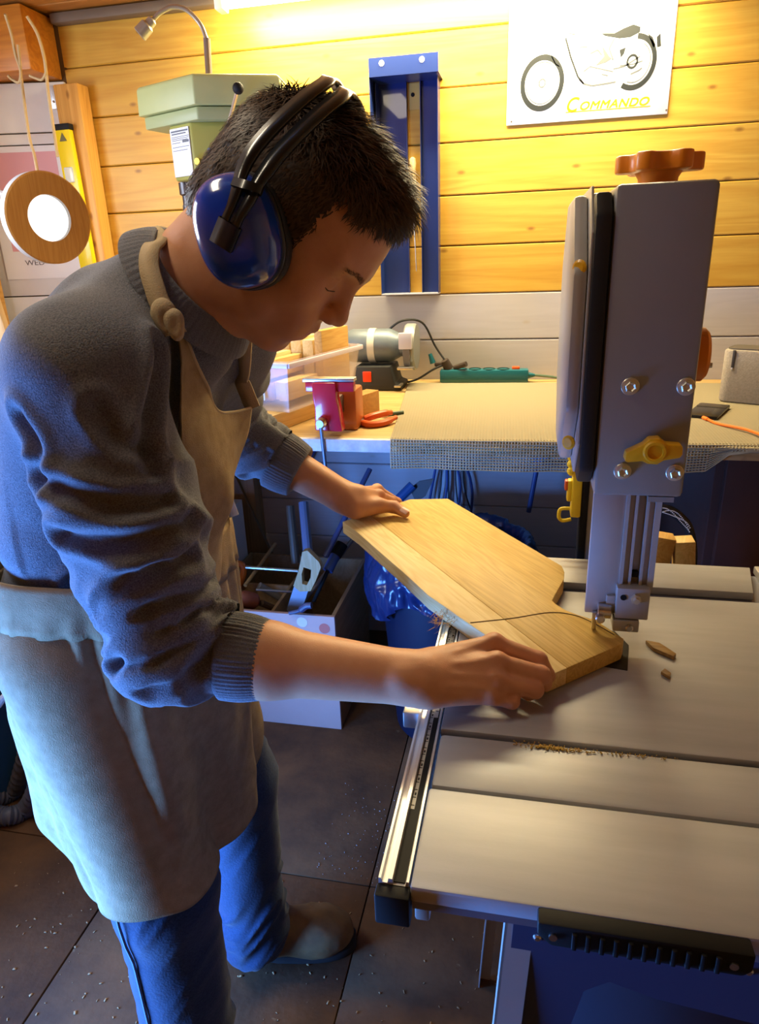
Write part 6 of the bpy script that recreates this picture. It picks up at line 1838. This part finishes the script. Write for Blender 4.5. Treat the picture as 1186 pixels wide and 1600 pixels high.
# neck strap
sp = [Yp(264, 520, .680), Yp(258, 488, .680), Yp(247, 455, .684), Yp(237, 420, .694), Yp(238, 392, .708), Yp(250, 376, .735), A(-.424, .775, 1.412), Yp(300, 400, .835), Yp(332, 470, .865), Yp(352, 520, .872), Yp(374, 585, .878), Yp(395, 638, .872)]
sp = spline([Vector(p) for p in sp], 10)
Ps = np.array([tuple(p) for p in sp])
axis_p = A(-.395, .775, 1.345)
outs = Ps - axis_p; outs[:, 2] *= .6
comb = SDF(); comb.ops = shirt.ops + body.ops[-60:] ; 
neckS = SDF().u(RC(hd_(-.035, -.015), NB, .058, .062)).u(RC(NB, A(-.47, .78, 1.25), .075, .11))
Ps = push_out(Ps, shirt, .009)
_on = outs / np.linalg.norm(outs, axis=1)[:, None]
Ps = Ps + _on * (.012 * np.clip(1 - np.arange(len(Ps)) / 60., 0, 1))[:, None]
wd = np.full(len(Ps), .021); wd[:8] = np.linspace(.030, .021, 8)
ribbon('neck_strap', Ps, outs, wd, .003, APR_L, apron)
kn_ = at_y(256, 492, .672); kn2_ = at_y(271, 500, .670)
for (c, r, ax) in ((kn_, (.014, .011, .017), 0), (kn2_, (.011, .010, .012), 0)):
    ks = SDF().u(EL(c, r), .01).u(EL(c + A(.004, -.004, -.010), (.008, .007, .011)), .006).s(EL(c + A(.006, -.012, -.004), (.004, .005, .009)), .004)
    Vq, Qq = surface(ks, c - .035, c + .035, .002, 12)
    link_mesh('strap_knot', np_mesh('strap_knot', Vq, Qq), APR_L, apron)
tp = [Yp(352, 768, .86), Yp(358, 785, .862), Yp(366, 806, .865)]
ribbon('apron_tie', [Vector(p) for p in spline([Vector(q) for q in tp], 6)], [A(.4, -.9, 0)] * 13, .014, .002, mat('tie_white', (.62, .62, .66), rough=.8), apron)

# ------------------------------------------------------------------ ear defenders
ed = thing('ear_defenders', 'blue ear defenders with black double headband worn by the man', 'ear defenders', tuple(EAR + A(0, -.09, 0)))
blk = mat('headband_black', (.012, .012, .013), rough=.28, coat=.3)
blue_cup = mat('cup_blue', (.006, .050, .42), rough=.16, coat=.5)
cush = mat('cup_cushion', (.018, .017, .018), rough=.6)
MIDY = .765
def both(name, make, m_, parent=ed):
    for side in (0, 1):
        V, F_ = make()
        if side: V = V.copy(); V[:, 1] = 2 * MIDY - V[:, 1]; F_ = F_[:, ::-1]
        link_mesh(name, np_mesh(name, V, F_), m_, parent)
cc_ = at_y(376, 363, .668)
ca, cb_ = A(.985, 0, .17), A(-.17, 0, .985)
def cup_surface(rx, rz, prof, n=48):
    vs = []; 
    for k, (s, dep) in enumerate(prof):
        for i in range(n):
            t = 2 * math.pi * i / n
            e = 2 / 2.4
            u = np.sign(math.cos(t)) * abs(math.cos(t)) ** e * rx * s; v = np.sign(math.sin(t)) * abs(math.sin(t)) ** e * rz * s
            vs.append(cc_ + ca * u + cb_ * v + A(0, -dep, 0))
    return np.array(vs), np.array(grid_faces(len(prof), n, True))
both('ear_cup', lambda: cup_surface(.0390, .0510, [(.90, -.004), (1.0, -.002), (1.01, .006), (.985, .014), (.92, .023), (.80, .031), (.60, .037), (.35, .040), (.01, .041)]), blue_cup)
both('cup_rim', lambda: cup_surface(.0405, .0525, [(.9, -.010), (1.0, -.009), (1.01, -.006), (1.0, -.003), (.9, -.002)]), blk)
both('ear_cushion', lambda: cup_surface(.0410, .0530, [(.70, -.030), (.92, -.030), (1.0, -.025), (1.02, -.018), (1.0, -.011), (.9, -.009)]), cush)
hp = [Yp(352, 375, .628), Yp(362, 345, .627), Yp(378, 310, .632), Yp(392, 275, .643), Yp(414, 240, .652), Yp(450, 200, .668), Yp(490, 163, .695), Yp(520, 140, .730), Yp(531, 134, MIDY)]
hp = hp + [A(p[0], 2 * MIDY - p[1], p[2]) for p in hp[-2::-1]]
cen = np.array([tuple(p) for p in spline([Vector(p) for p in hp], 8)])
wv_ = A(.81, 0, -.58)
hc = EAR + _hu * .03
for s in (-1, 1):
    tt = np.linspace(0, 1, len(cen)); sep = .0055 + .0045 * np.clip(np.sin(tt * math.pi) * 2.6 - .7, 0, 1)
    P = cen + wv_[None] * (s * sep)[:, None]
    outs = P - hc; outs[:, 1] *= 1.0
    ribbon('headband_rail', P, outs, .0070 + .0070 * np.clip(np.sin(tt * math.pi) * 2.6 - .7, 0, 1), .0040, blk, ed)
def clip_piece():
    M = MB(); return M
for side in (0, 1):
    k = (lambda p: A(p[0], 2 * MIDY - p[1], p[2])) if side else (lambda p: p)
    a_, b_ = Yp(345, 385, .625), Yp(360, 348, .6235)
    P = np.array([k(a_ + (b_ - a_) * t) for t in np.linspace(0, 1, 6)])
    ribbon('cup_hanger', P, [k(A(0, -1, 0)) - k(A(0, 0, 0))] * 6, .022, .005, blk, ed)
    a_, b_ = Yp(384, 298, .6335), Yp(389, 285, .637)
    P = np.array([k(a_ + (b_ - a_) * t) for t in np.linspace(0, 1, 4)])
    ribbon('band_clip', P, [k(A(0, -1, .2)) - k(A(0, 0, 0))] * 4, .028, .006, blk, ed)
